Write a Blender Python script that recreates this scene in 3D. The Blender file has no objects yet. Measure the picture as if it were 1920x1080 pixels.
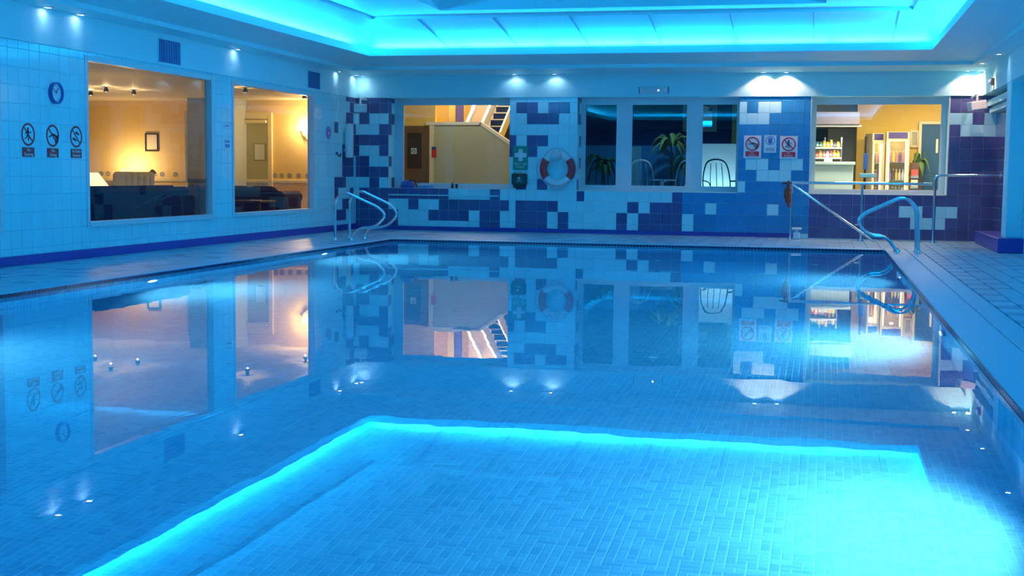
import bpy, math, random
from mathutils import Vector, Matrix
random.seed(7)
PI = math.pi
SC = bpy.context.scene
COL = SC.collection

# ------------------------------------------------------------------ camera
F = 2450.0                      # focal length in pixels of the 1920 px frame
YAW, PITCH, ROLL = math.radians(-13.274), math.radians(-4.959), math.radians(0.584)
HC = 1.099                      # camera height above the water (z = 0 is the water)
fw = Vector((math.sin(YAW)*math.cos(PITCH), math.cos(YAW)*math.cos(PITCH), math.sin(PITCH)))
r0 = Vector((math.cos(YAW), -math.sin(YAW), 0.0))
u0 = r0.cross(fw)
RT = r0*math.cos(ROLL) + u0*math.sin(ROLL)
UP = -r0*math.sin(ROLL) + u0*math.cos(ROLL)
cam = bpy.data.cameras.new('camera')
cam.sensor_width = 36.0
cam.lens = F/1920*36.0
cam.clip_end = 200
cob = bpy.data.objects.new('camera', cam)
COL.objects.link(cob)
cob.matrix_world = Matrix(((RT.x, UP.x, -fw.x, 0), (RT.y, UP.y, -fw.y, 0), (RT.z, UP.z, -fw.z, HC), (0, 0, 0, 1)))
SC.camera = cob

# ------------------------------------------------------------------ world, exposure, render look
w = bpy.data.worlds.new('night')
w.use_nodes = True
w.node_tree.nodes['Background'].inputs[0].default_value = (0.002, 0.006, 0.015, 1)
w.node_tree.nodes['Background'].inputs[1].default_value = 1.0
SC.world = w
SC.view_settings.view_transform = 'Standard'
SC.view_settings.look = 'None'
SC.view_settings.exposure = -0.2
SC.view_settings.gamma = 1.0
SC.view_settings.use_curve_mapping = False
SC.cycles.use_denoising = True
SC.cycles.max_bounces = 8
SC.cycles.diffuse_bounces = 5
SC.cycles.glossy_bounces = 3
SC.cycles.transmission_bounces = 4
SC.cycles.transparent_max_bounces = 8
SC.cycles.sample_clamp_indirect = 6.0
SC.cycles.blur_glossy = 0.6
SC.cycles.use_adaptive_sampling = True
SC.cycles.adaptive_threshold = 0.05

# ------------------------------------------------------------------ main dimensions
D = 23.62          # back wall face
XL = -8.653        # left wall face
XR = 2.84          # right wall face
XH = 2.60          # right header beam face
YN = -3.0          # wall behind the camera
DZ = 0.04          # deck level
PX0, PX1, PY0, PY1 = -6.79, 0.93, 2.3, 20.2   # pool
PD = -1.25         # pool floor
HB, HT = 2.515, 2.93
REC = 0.36         # window recess in the back wall
T = 0.2
ZR0 = 0.224        # first full tile course above the floor

LED = (0.006, 0.42, 1.0)
WARM = (1.0, 0.60, 0.42)

def area_light(name, loc, direction, sx, sy, power, color):
    l = bpy.data.lights.new(name, 'AREA'); l.shape = 'RECTANGLE'
    l.size = sx; l.size_y = sy; l.energy = power; l.color = color
    o = bpy.data.objects.new(name, l); COL.objects.link(o)
    o.location = loc
    o.rotation_euler = Vector(direction).to_track_quat('-Z', 'X').to_euler()
    return o

def point_light(name, loc, power, color, radius=0.05):
    l = bpy.data.lights.new(name, 'POINT'); l.energy = power; l.color = color; l.shadow_soft_size = radius
    o = bpy.data.objects.new(name, l); COL.objects.link(o); o.location = loc
    return o

def spot_light(name, loc, direction, power, color, angle, blend=0.5, radius=0.02):
    l = bpy.data.lights.new(name, 'SPOT'); l.energy = power; l.color = color
    l.spot_size = math.radians(angle); l.spot_blend = blend; l.shadow_soft_size = radius
    o = bpy.data.objects.new(name, l); COL.objects.link(o); o.location = loc
    o.rotation_euler = Vector(direction).to_track_quat('-Z', 'Y').to_euler()
    return o

# light of the fluorescent tubes that lie in the ceiling cove, one long source for each side
PCOVE = 30.0
def cove_light(name, x, y, dirv, length, along, k=1.0):
    l = bpy.data.lights.new(name, 'AREA'); l.shape = 'RECTANGLE'
    l.size = length; l.size_y = 0.05; l.energy = PCOVE*length*k; l.color = LED
    o = bpy.data.objects.new(name, l); COL.objects.link(o)
    z = Vector(dirv).normalized()*-1
    xa = Vector(along)
    ya = z.cross(xa)
    o.matrix_world = Matrix(((xa.x, ya.x, z.x, x), (xa.y, ya.y, z.y, y), (xa.z, ya.z, z.z, 3.155), (0, 0, 0, 1)))
cove_light('cove_light', -2.97, 21.33, (0, -0.75, 0.66), 9.0, (1, 0, 0), 1.7)     # tubes overlap in two rows here
cove_light('cove_light', -2.97, 1.37, (0, 0.75, 0.66), 9.0, (1, 0, 0), 0.8)
cove_light('cove_light', -7.72, 11.35, (0.75, 0, 0.66), 19.4, (0, 1, 0))
cove_light('cove_light', 1.78, 11.35, (-0.75, 0, 0.66), 19.4, (0, 1, 0))

# ------------------------------------------------------------------ helpers
def ray(px, py):
    return RT*((px-960)/F) - UP*((py-540)/F) + fw
def onY(px, py, Y):
    d = ray(px, py); t = Y/d.y
    return Vector((d.x*t, Y, d.z*t+HC))
def onX(px, py, X):
    d = ray(px, py); t = X/d.x
    return Vector((X, d.y*t, d.z*t+HC))
def onZ(px, py, Z):
    d = ray(px, py); t = (Z-HC)/d.z
    return Vector((d.x*t, d.y*t, Z))

def tag(o, label=None, cat=None, group=None, kind=None):
    if label: o['label'] = label
    if cat: o['category'] = cat
    if group: o['group'] = group
    if kind: o['kind'] = kind
    return o
def empty(name, loc=(0, 0, 0), rz=0.0, label=None, cat=None, group=None, kind=None):
    o = bpy.data.objects.new(name, None); COL.objects.link(o)
    o.location = loc; o.rotation_euler = (0, 0, rz); o.empty_display_size = 0.1
    return tag(o, label, cat, group, kind)

class MB:
    def __init__(s): s.v = []; s.f = []
    def quad(s, a, b, c, d):
        n = len(s.v); s.v += [tuple(a), tuple(b), tuple(c), tuple(d)]; s.f.append((n, n+1, n+2, n+3)); return s
    def poly(s, pts):
        n = len(s.v); s.v += [tuple(p) for p in pts]; s.f.append(tuple(range(n, n+len(pts)))); return s
    def box(s, x0, y0, z0, x1, y1, z1):
        n = len(s.v)
        s.v += [(x0,y0,z0),(x1,y0,z0),(x1,y1,z0),(x0,y1,z0),(x0,y0,z1),(x1,y0,z1),(x1,y1,z1),(x0,y1,z1)]
        for q in ((0,3,2,1),(4,5,6,7),(0,1,5,4),(1,2,6,5),(2,3,7,6),(3,0,4,7)): s.f.append(tuple(n+i for i in q))
        return s
    def obox(s, c, ax, ay, az):          # oriented box: centre and three half axes
        c, ax, ay, az = map(Vector, (c, ax, ay, az)); n = len(s.v)
        for k in (-1, 1):
            for (i, j) in ((-1,-1),(1,-1),(1,1),(-1,1)): s.v.append(tuple(c+ax*i+ay*j+az*k))
        for q in ((0,3,2,1),(4,5,6,7),(0,1,5,4),(1,2,6,5),(2,3,7,6),(3,0,4,7)): s.f.append(tuple(n+i for i in q))
        return s
    def rbox(s, x0, y0, z0, x1, y1, z1, b):     # box with chamfered edges
        n = len(s.v)
        X, Y, Z = (x0, x1), (y0, y1), (z0, z1)
        idx = {}
        for i in (0, 1):
            for j in (0, 1):
                for k in (0, 1):
                    sx, sy, sz = (b if i == 0 else -b), (b if j == 0 else -b), (b if k == 0 else -b)
                    for ax, p in enumerate(((X[i], Y[j]+sy, Z[k]+sz), (X[i]+sx, Y[j], Z[k]+sz), (X[i]+sx, Y[j]+sy, Z[k]))):
                        idx[(i, j, k, ax)] = len(s.v); s.v.append(p)
        I = lambda i, j, k, a: idx[(i, j, k, a)]
        for i in (0, 1): s.f.append((I(i,0,0,0), I(i,1,0,0), I(i,1,1,0), I(i,0,1,0)))
        for j in (0, 1): s.f.append((I(0,j,0,1), I(1,j,0,1), I(1,j,1,1), I(0,j,1,1)))
        for k in (0, 1): s.f.append((I(0,0,k,2), I(1,0,k,2), I(1,1,k,2), I(0,1,k,2)))
        for i in (0, 1):
            for j in (0, 1): s.f.append((I(i,j,0,0), I(i,j,1,0), I(i,j,1,1), I(i,j,0,1)))
            for k in (0, 1): s.f.append((I(i,0,k,0), I(i,1,k,0), I(i,1,k,2), I(i,0,k,2)))
        for j in (0, 1):
            for k in (0, 1): s.f.append((I(0,j,k,1), I(1,j,k,1), I(1,j,k,2), I(0,j,k,2)))
        for i in (0, 1):
            for j in (0, 1):
                for k in (0, 1): s.f.append((I(i,j,k,0), I(i,j,k,1), I(i,j,k,2)))
        return s
    def lathe(s, prof, c=(0, 0, 0), n=24, axis='z'):   # prof: (radius, height)
        base = len(s.v); m = len(prof)
        for i in range(n):
            a = 2*PI*i/n
            for (r, h) in prof:
                p = (r*math.cos(a), r*math.sin(a), h)
                if axis == 'y': p = (p[0], h, p[1])
                if axis == 'x': p = (h, p[0], p[1])
                s.v.append((p[0]+c[0], p[1]+c[1], p[2]+c[2]))
        for i in range(n):
            for k in range(m-1):
                a, b = base+i*m+k, base+((i+1) % n)*m+k
                s.f.append((a, b, b+1, a+1))
        if prof[0][0] > 1e-6: s.f.append(tuple(base+i*m for i in range(n))[::-1])
        if prof[-1][0] > 1e-6: s.f.append(tuple(base+i*m+m-1 for i in range(n)))
        return s
    def cone(s, r0, z0, r1, z1, n=16):       # open conical shade
        for i in range(n):
            a, b = 2*PI*i/n, 2*PI*(i+1)/n
            s.quad((r0*math.cos(a), r0*math.sin(a), z0), (r0*math.cos(b), r0*math.sin(b), z0), (r1*math.cos(b), r1*math.sin(b), z1), (r1*math.cos(a), r1*math.sin(a), z1))
        return s
    def tube(s, pts, r, n=8, closed=False):
        pts = [Vector(p) for p in pts]; m = len(pts); base = len(s.v); nrm = None
        for i, p in enumerate(pts):
            if closed: t = pts[(i+1) % m]-pts[i-1]
            else: t = pts[min(i+1, m-1)]-pts[max(i-1, 0)]
            t.normalize()
            if nrm is None:
                nrm = t.orthogonal().normalized()
            else:
                nrm = (nrm - t*nrm.dot(t))
                nrm = nrm.normalized() if nrm.length > 1e-6 else t.orthogonal().normalized()
            bn = t.cross(nrm)
            rr = r[i] if isinstance(r, (list, tuple)) else r
            for k in range(n):
                a = 2*PI*k/n
                s.v.append(tuple(p + nrm*math.cos(a)*rr + bn*math.sin(a)*rr))
        for i in range(m if closed else m-1):
            for k in range(n):
                a = base+i*n+k; b = base+i*n+(k+1) % n
                c = base+((i+1) % m)*n+(k+1) % n; d = base+((i+1) % m)*n+k
                s.f.append((a, b, c, d))
        if not closed:
            s.f.append(tuple(base+k for k in range(n))[::-1]); s.f.append(tuple(base+(m-1)*n+k for k in range(n)))
        return s
    def build(s, name, mat, parent=None, smooth=False, **kw):
        me = bpy.data.meshes.new(name); me.from_pydata(s.v, [], s.f); me.update()
        if smooth:
            me.polygons.foreach_set('use_smooth', [True]*len(me.polygons))
            try: me.set_sharp_from_angle(angle=math.radians(40))
            except Exception: pass
        me.materials.append(mat)
        o = bpy.data.objects.new(name, me); COL.objects.link(o)
        if parent: o.parent = parent
        return tag(o, **kw)

def spline(pts, k=6, closed=False):
    pts = [Vector(p) for p in pts]; out = []; m = len(pts)
    for i in range(m if closed else m-1):
        if closed: p0, p1, p2, p3 = pts[i-1], pts[i], pts[(i+1) % m], pts[(i+2) % m]
        else: p0, p1, p2, p3 = pts[max(i-1, 0)], pts[i], pts[i+1], pts[min(i+2, m-1)]
        for j in range(k):
            t = j/k
            out.append(0.5*((2*p1)+(p2-p0)*t+(2*p0-5*p1+4*p2-p3)*t*t+(3*p1-p0-3*p2+p3)*t**3))
    if not closed: out.append(pts[-1])
    return out
def fillet(pts, rad, k=6):              # straight runs with rounded bends
    pts = [Vector(p) for p in pts]; out = [pts[0]]
    for i in range(1, len(pts)-1):
        a, b, c = pts[i-1], pts[i], pts[i+1]
        d1, d2 = (a-b), (c-b); L = min(rad, d1.length*0.48, d2.length*0.48)
        p, q = b+d1.normalized()*L, b+d2.normalized()*L
        for j in range(k+1):
            t = j/k; out.append(p*(1-t)**2 + b*2*t*(1-t) + q*t*t)
    out.append(pts[-1]); return out

def copy_tree(o, parent=None):
    c = o.copy(); COL.objects.link(c)
    if parent: c.parent = parent
    for ch in o.children: copy_tree(ch, c)
    return c

# ------------------------------------------------------------------ materials
def mat(name, color, rough=0.5, metal=0.0, spec=0.5, var=0.0, vscale=8.0, bump=0.0, bscale=20.0, emit=None, estr=0.0, rand=0.0):
    m = bpy.data.materials.new(name); m.use_nodes = True
    nt = m.node_tree; b = nt.nodes['Principled BSDF']
    b.inputs['Roughness'].default_value = rough; b.inputs['Metallic'].default_value = metal
    b.inputs['Specular IOR Level'].default_value = spec
    b.inputs['Base Color'].default_value = (*color, 1)
    tc = nt.nodes.new('ShaderNodeTexCoord')
    if var > 0 or rand > 0:
        nz = nt.nodes.new('ShaderNodeTexNoise'); nz.inputs['Scale'].default_value = vscale; nz.inputs['Detail'].default_value = 4
        nt.links.new(tc.outputs['Object'], nz.inputs['Vector'])
        mr = nt.nodes.new('ShaderNodeMapRange'); mr.inputs[3].default_value = 1-var; mr.inputs[4].default_value = 1+var
        nt.links.new(nz.outputs['Fac'], mr.inputs[0])
        src = mr.outputs[0]
        if rand > 0:
            oi = nt.nodes.new('ShaderNodeObjectInfo')
            m2 = nt.nodes.new('ShaderNodeMapRange'); m2.inputs[3].default_value = 1-rand; m2.inputs[4].default_value = 1+rand
            nt.links.new(oi.outputs['Random'], m2.inputs[0])
            mm = nt.nodes.new('ShaderNodeMath'); mm.operation = 'MULTIPLY'
            nt.links.new(src, mm.inputs[0]); nt.links.new(m2.outputs[0], mm.inputs[1]); src = mm.outputs[0]
        vm = nt.nodes.new('ShaderNodeVectorMath'); vm.operation = 'SCALE'
        vm.inputs[0].default_value = color
        nt.links.new(src, vm.inputs['Scale'])
        nt.links.new(vm.outputs[0], b.inputs['Base Color'])
    if bump > 0:
        n2 = nt.nodes.new('ShaderNodeTexNoise'); n2.inputs['Scale'].default_value = bscale; n2.inputs['Detail'].default_value = 2
        geo = nt.nodes.new('ShaderNodeNewGeometry')
        nt.links.new(geo.outputs['Position'], n2.inputs['Vector'])
        bp = nt.nodes.new('ShaderNodeBump'); bp.inputs['Strength'].default_value = bump; bp.inputs['Distance'].default_value = 0.02
        nt.links.new(n2.outputs['Fac'], bp.inputs['Height']); nt.links.new(bp.outputs['Normal'], b.inputs['Normal'])
    if emit:
        b.inputs['Emission Color'].default_value = (*emit, 1); b.inputs['Emission Strength'].default_value = estr
        m.cycles.emission_sampling = 'NONE'
    return m

M = {}
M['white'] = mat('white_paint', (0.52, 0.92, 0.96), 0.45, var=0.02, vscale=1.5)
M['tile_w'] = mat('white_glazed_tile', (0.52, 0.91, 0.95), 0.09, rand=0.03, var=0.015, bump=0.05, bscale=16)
M['tile_n'] = mat('navy_glazed_tile', (0.10, 0.10, 0.26), 0.10, rand=0.10, var=0.06, bump=0.05, bscale=16)
M['tile_b'] = mat('mid_blue_glazed_tile', (0.04, 0.27, 0.55), 0.10, rand=0.07, var=0.10, vscale=14, bump=0.10, bscale=16)
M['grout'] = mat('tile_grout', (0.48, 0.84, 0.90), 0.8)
M['skirt'] = mat('violet_blue_skirting', (0.06, 0.055, 0.36), 0.35, var=0.08)
M['frame'] = mat('window_frame_white', (0.74, 0.76, 0.78), 0.35, var=0.02)
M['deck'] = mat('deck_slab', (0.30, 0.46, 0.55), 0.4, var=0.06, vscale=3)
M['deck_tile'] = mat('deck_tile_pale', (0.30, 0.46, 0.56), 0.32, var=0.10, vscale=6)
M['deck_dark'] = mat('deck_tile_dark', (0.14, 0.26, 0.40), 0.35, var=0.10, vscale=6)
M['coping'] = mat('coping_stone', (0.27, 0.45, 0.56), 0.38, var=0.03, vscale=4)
M['edge_mosaic'] = mat('dark_edge_mosaic', (0.015, 0.03, 0.10), 0.15, var=0.3, vscale=30)
M['chrome'] = mat('polished_steel', (0.80, 0.81, 0.83), 0.12, metal=1.0)
M['plastic_w'] = mat('white_plastic', (0.82, 0.82, 0.80), 0.35)
M['plastic_d'] = mat('dark_plastic', (0.02, 0.022, 0.03), 0.4)
M['plastic_blue'] = mat('blue_plastic', (0.03, 0.09, 0.38), 0.3)
M['grille'] = mat('blue_grey_grille', (0.14, 0.24, 0.50), 0.5)
M['red'] = mat('sign_red', (0.62, 0.02, 0.035), 0.4)
M['sign_w'] = mat('sign_white', (0.86, 0.84, 0.84), 0.4)
M['sign_k'] = mat('sign_black', (0.01, 0.012, 0.03), 0.5)
M['sign_b'] = mat('sign_blue', (0.05, 0.16, 0.45), 0.4)
M['green'] = mat('sign_green', (0.015, 0.26, 0.17), 0.4)
M['kit'] = mat('dark_green_case', (0.008, 0.05, 0.05), 0.35)
M['rope'] = mat('pale_rope', (0.45, 0.55, 0.68), 0.9)
M['buoy_w'] = mat('lifebuoy_white', (0.80, 0.80, 0.80), 0.4)
M['buoy_r'] = mat('lifebuoy_red', (0.62, 0.03, 0.04), 0.4)
M['cloth_red'] = mat('red_brown_cloth', (0.42, 0.05, 0.02), 0.9, var=0.2)
M['yellow'] = mat('yellow_wall_paint', (0.86, 0.60, 0.13), 0.7, var=0.05, vscale=2)
M['ochre'] = mat('ochre_wall_paint', (0.86, 0.66, 0.32), 0.7, var=0.08, vscale=2)
M['cream'] = mat('cream_paint', (0.82, 0.74, 0.55), 0.6, var=0.03)
M['olive'] = mat('pale_olive_paint', (0.44, 0.48, 0.36), 0.6, var=0.06, vscale=1.5)
M['carpet'] = mat('dark_blue_carpet', (0.012, 0.015, 0.07), 0.95, var=0.2, vscale=60)
M['floor_in'] = mat('beige_carpet', (0.40, 0.30, 0.20), 0.9, var=0.1)
M['navy_fabric'] = mat('navy_fabric', (0.010, 0.014, 0.055), 0.8, var=0.2, vscale=9)
M['brown_fabric'] = mat('grey_brown_fabric', (0.10, 0.085, 0.09), 0.85, var=0.15)
M['cream_fabric'] = mat('cream_fabric', (0.75, 0.62, 0.36), 0.85, var=0.1)
M['wood_d'] = mat('dark_wood', (0.03, 0.02, 0.015), 0.4, var=0.2)
M['wood_brown'] = mat('brown_door_wood', (0.14, 0.085, 0.05), 0.45, var=0.15)
M['door_blue'] = mat('blue_door_paint', (0.02, 0.10, 0.26), 0.5, var=0.05)
M['purple'] = mat('purple_paint', (0.10, 0.07, 0.26), 0.6, var=0.1)
M['navy_wall'] = mat('navy_wall_paint', (0.03, 0.045, 0.13), 0.7, var=0.1)
M['blue_panel'] = mat('blue_panel_paint', (0.12, 0.34, 0.60), 0.6, var=0.05)
M['paleblue'] = mat('pale_blue_board', (0.60, 0.76, 0.84), 0.5, var=0.06, vscale=4)
M['leaf'] = mat('palm_leaf', (0.12, 0.22, 0.04), 0.6, var=0.3)
M['leaf_lit'] = mat('yellow_lit_palm_leaf', (0.55, 0.40, 0.08), 0.6, var=0.3)  # yellow light falling on the palm, put into its leaf colour
M['terracotta'] = mat('plant_pot', (0.30, 0.12, 0.05), 0.8, var=0.1)
M['wire_w'] = mat('white_wire', (0.85, 0.88, 0.90), 0.3)
M['wire_d'] = mat('dark_wire', (0.02, 0.04, 0.06), 0.4)
M['art'] = mat('landscape_print', (0.45, 0.45, 0.38), 0.6, var=0.5, vscale=5)
M['gold'] = mat('pale_gilt_frame', (0.80, 0.66, 0.42), 0.4)
M['teal'] = mat('dark_teal_board', (0.01, 0.08, 0.09), 0.6)
M['steel_p'] = mat('brushed_metal', (0.55, 0.56, 0.58), 0.3, metal=0.8)
M['tube'] = mat('fluorescent_tube', (0.9, 0.9, 0.9), 0.4, emit=(0.15, 0.62, 1.0), estr=14.0)
M['lamp_on'] = mat('downlight_lens', (1, 1, 1), 0.3, emit=(0.75, 0.9, 1.0), estr=14.0)
M['lamp_warm'] = mat('warm_lamp_lens', (1, 1, 1), 0.3, emit=(1.0, 0.85, 0.62), estr=30.0)
M['pool_lens'] = mat('underwater_lens', (1, 1, 1), 0.3, emit=(0.85, 0.97, 1.0), estr=30.0)
M['shade'] = mat('lit_lamp_shade', (0.95, 0.85, 0.6), 0.6, emit=(1.0, 0.80, 0.42), estr=1.6)
M['cool_in'] = mat('cabinet_light', (1, 1, 1), 0.4, emit=(1.0, 0.90, 0.55), estr=2.2)
M['mirror'] = mat('mirror_glass', (0.75, 0.8, 0.85), 0.02, metal=1.0)

def glass_mat(name, tint=(1, 1, 1), ior=1.5):
    m = bpy.data.materials.new(name); m.use_nodes = True; nt = m.node_tree
    for n in list(nt.nodes): nt.nodes.remove(n)
    out = nt.nodes.new('ShaderNodeOutputMaterial'); mx = nt.nodes.new('ShaderNodeMixShader')
    tr = nt.nodes.new('ShaderNodeBsdfTransparent'); gl = nt.nodes.new('ShaderNodeBsdfGlossy'); fr = nt.nodes.new('ShaderNodeFresnel')
    tr.inputs[0].default_value = (*tint, 1); gl.inputs['Roughness'].default_value = 0.0; 
    geo = nt.nodes.new('ShaderNodeNewGeometry'); mr = nt.nodes.new('ShaderNodeMapRange')       # same reflectance on both faces of the thin pane
    mr.inputs[3].default_value = ior; mr.inputs[4].default_value = 1.0/ior
    nt.links.new(geo.outputs['Backfacing'], mr.inputs[0]); nt.links.new(mr.outputs[0], fr.inputs[0])
    nt.links.new(fr.outputs[0], mx.inputs[0]); nt.links.new(tr.outputs[0], mx.inputs[1]); nt.links.new(gl.outputs[0], mx.inputs[2])
    nt.links.new(mx.outputs[0], out.inputs[0])
    return m
M['glass'] = glass_mat('window_glass', (0.97, 0.985, 0.98))
M['lounge_glass'] = glass_mat('low_reflection_glass', (0.98, 0.98, 0.97), 1.28)

def water_mat():
    m = bpy.data.materials.new('pool_water'); m.use_nodes = True; nt = m.node_tree
    for n in list(nt.nodes): nt.nodes.remove(n)
    out = nt.nodes.new('ShaderNodeOutputMaterial')
    g = nt.nodes.new('ShaderNodeBsdfGlass'); g.inputs['IOR'].default_value = 1.33; g.inputs['Roughness'].default_value = 0.0
    g.inputs['Color'].default_value = (1.0, 1.0, 1.0, 1)
    geo = nt.nodes.new('ShaderNodeNewGeometry')
    mp = nt.nodes.new('ShaderNodeMapping'); mp.inputs['Scale'].default_value = (1.0, 0.7, 1.0)
    n1 = nt.nodes.new('ShaderNodeTexNoise'); n1.inputs['Scale'].default_value = 2.2; n1.inputs['Detail'].default_value = 2.0
    nt.links.new(geo.outputs['Position'], mp.inputs[0]); nt.links.new(mp.outputs[0], n1.inputs['Vector'])
    bp = nt.nodes.new('ShaderNodeBump'); bp.inputs['Strength'].default_value = 0.05; bp.inputs['Distance'].default_value = 0.012
    nt.links.new(n1.outputs['Fac'], bp.inputs['Height']); nt.links.new(bp.outputs[0], g.inputs['Normal'])
    nt.links.new(g.outputs[0], out.inputs[0])
    va = nt.nodes.new('ShaderNodeVolumeAbsorption'); va.inputs['Color'].default_value = (0.10, 0.80, 0.95, 1); va.inputs['Density'].default_value = 0.6
    nt.links.new(va.outputs[0], out.inputs[1])
    return m
M['water'] = water_mat()

def mosaic_mat():
    m = bpy.data.materials.new('pool_mosaic'); m.use_nodes = True; nt = m.node_tree
    b = nt.nodes['Principled BSDF']; b.inputs['Roughness'].default_value = 0.35
    at = nt.nodes.new('ShaderNodeAttribute'); at.attribute_name = 'shade'
    cr = nt.nodes.new('ShaderNodeValToRGB')
    cr.color_ramp.elements[0].color = (0.42, 0.56, 0.66, 1); cr.color_ramp.elements[1].color = (0.62, 0.72, 0.78, 1)
    nt.links.new(at.outputs['Fac'], cr.inputs[0]); nt.links.new(cr.outputs[0], b.inputs['Base Color'])
    return m
M['mosaic'] = mosaic_mat()
M['pool_grout'] = mat('pool_grout', (0.76, 0.82, 0.85), 0.7)
def pool_wall_mat():
    m = bpy.data.materials.new('pool_wall_mosaic'); m.use_nodes = True; nt = m.node_tree
    b = nt.nodes['Principled BSDF']; b.inputs['Roughness'].default_value = 0.35
    tc = nt.nodes.new('ShaderNodeTexCoord'); br = nt.nodes.new('ShaderNodeTexBrick')
    br.inputs['Color1'].default_value = (0.12, 0.48, 0.68, 1); br.inputs['Color2'].default_value = (0.30, 0.68, 0.84, 1); br.inputs['Mortar'].default_value = (0.6, 0.8, 0.88, 1)
    br.inputs['Scale'].default_value = 1.0; br.inputs['Brick Width'].default_value = 0.05; br.inputs['Row Height'].default_value = 0.05; br.inputs['Mortar Size'].default_value = 0.003
    nt.links.new(tc.outputs['Object'], br.inputs['Vector']); nt.links.new(br.outputs['Color'], b.inputs['Base Color'])
    return m
M['pool_wall'] = pool_wall_mat()

# ------------------------------------------------------------------ lettering
def text_mesh(txt, size):
    cu = bpy.data.curves.new('lettering', 'FONT'); cu.body = txt; cu.size = size
    cu.align_x = 'CENTER'; cu.align_y = 'CENTER'; cu.resolution_u = 3; cu.extrude = 0.0008
    o = bpy.data.objects.new('lettering', cu); COL.objects.link(o)
    dg = bpy.context.evaluated_depsgraph_get()
    me = bpy.data.meshes.new_from_object(o.evaluated_get(dg))
    bpy.data.objects.remove(o); bpy.data.curves.remove(cu)
    return me
def lettering(txt, size, material, parent, loc, sx=1.0):
    me = text_mesh(txt, size); me.materials.clear(); me.materials.append(material)
    o = bpy.data.objects.new('lettering', me); COL.objects.link(o); o.parent = parent
    o.location = loc; o.rotation_euler = (PI/2, 0, 0); o.scale = (sx, 1, 1)
    return o

exec_parts = []
# ================================================================== STRUCTURE
# ---- ceiling: stepped soffit, cove lip and trough, sloping coffer, roof lantern
def rect(x0, x1, y0, y1, z): return [(x0, y0, z), (x1, y0, z), (x1, y1, z), (x0, y1, z)]
def ring(mb, a, b):
    for i in range(4):
        j = (i+1) % 4; mb.quad(a[i], b[i], b[j], a[j])
ceil = empty('ceiling', (0, 0, 0), kind='structure')
R0 = rect(XL, XH+0.6, YN, D+0.02, HT); R1 = rect(-8.23, 2.30, -2.6, 22.3, HT); R1b = rect(-8.23, 2.30, -2.6, 22.3, 2.99)
R2 = rect(-7.50, 1.58, 1.55, 21.15, 3.07); R2t = rect(-7.50, 1.58, 1.55, 21.15, 3.185); R2i = rect(-7.53, 1.61, 1.52, 21.18, 3.185)
R2d = rect(-7.53, 1.61, 1.52, 21.18, 3.10); R3 = rect(-7.85, 1.93, 1.2, 21.46, 3.10); R3u = rect(-7.85, 1.93, 1.2, 21.46, 3.22)
R4 = rect(-6.95, 1.185, 3.0, 19.7, 3.50); R4u = rect(-6.95, 1.185, 3.0, 19.7, 3.535)
R5 = rect(-5.675, -0.02, 4.4, 19.18, 3.55); R5u = rect(-5.675, -0.02, 4.4, 19.18, 3.95)
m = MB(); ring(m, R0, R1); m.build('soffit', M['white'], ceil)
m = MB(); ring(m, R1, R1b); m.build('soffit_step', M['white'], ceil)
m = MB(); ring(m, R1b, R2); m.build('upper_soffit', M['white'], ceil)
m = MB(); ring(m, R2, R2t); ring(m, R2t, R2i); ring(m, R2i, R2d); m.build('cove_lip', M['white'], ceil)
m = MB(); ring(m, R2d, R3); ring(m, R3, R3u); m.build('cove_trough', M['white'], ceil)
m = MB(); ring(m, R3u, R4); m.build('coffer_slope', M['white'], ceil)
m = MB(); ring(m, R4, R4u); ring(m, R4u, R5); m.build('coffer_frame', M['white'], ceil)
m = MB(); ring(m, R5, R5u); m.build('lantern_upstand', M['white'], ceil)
ridge = [(-2.85, 7.2, 4.9), (-2.85, 16.4, 4.9)]
m = MB()
m.quad(R5u[0], R5u[3], ridge[1], ridge[0]); m.quad(R5u[1], ridge[0], ridge[1], R5u[2])
m.poly([R5u[0], ridge[0], R5u[1]]); m.poly([R5u[3], R5u[2], ridge[1]])
M['night_glass'] = mat('opal_roof_glazing', (0.45, 0.78, 0.86), 0.25, spec=0.5)
m.build('lantern_glazing', M['night_glass'], ceil)
for k in range(12):                                  # glazing bars of the lantern
    y = 5.0 + k*1.25
    t0 = max(0.0, min(1.0, (y-4.4)/2.8)) if y < 7.2 else max(0.0, min(1.0, (19.18-y)/2.78)) if y > 16.4 else 1.0
    for sx, x in ((1, -5.675), (-1, -0.02)):
        a = Vector((x, y, 3.95)); b = Vector((x+sx*2.82*t0, y, 3.95+0.95*t0))
        if (b-a).length > 0.2: MB().tube([a, b], 0.025, 4).build('glazing_bar', M['frame'], ceil)
for k in range(5):
    x = -5.0+k*1.08
    for (ye, yr) in ((4.4, 7.2), (19.18, 16.4)):
        t0 = 1-abs(x+2.85)/2.83
        MB().tube([(x, ye, 3.95), (x, ye+(yr-ye)*t0, 3.95+0.95*t0)], 0.025, 4).build('glazing_bar', M['frame'], ceil)
# thin joint beads across the sloping coffer panels
for k in range(7):
    x = -6.2+k*1.2
    MB().tube([(x, 21.40, 3.223), (x+(0.0), 19.72, 3.492)], 0.006, 4).build('panel_joint', M['grille'], ceil)

# ---- header bands (lintel beams) above the windows
def trim(name, x0, y0, z0, x1, y1, z1, material=None):
    return MB().box(x0, y0, z0, x1, y1, z1).build(name, material or M['white'], kind='structure')
trim('trim_1', XL-0.25, D-0.025, HB, XR+0.25, D+0.5, 3.0)
trim('trim_2', XL-0.25, YN, HB, XL+0.025, D-0.025, 3.0)
trim('trim_3', XH, YN, HB, XR+0.3, D-0.025, 3.0)

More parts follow.
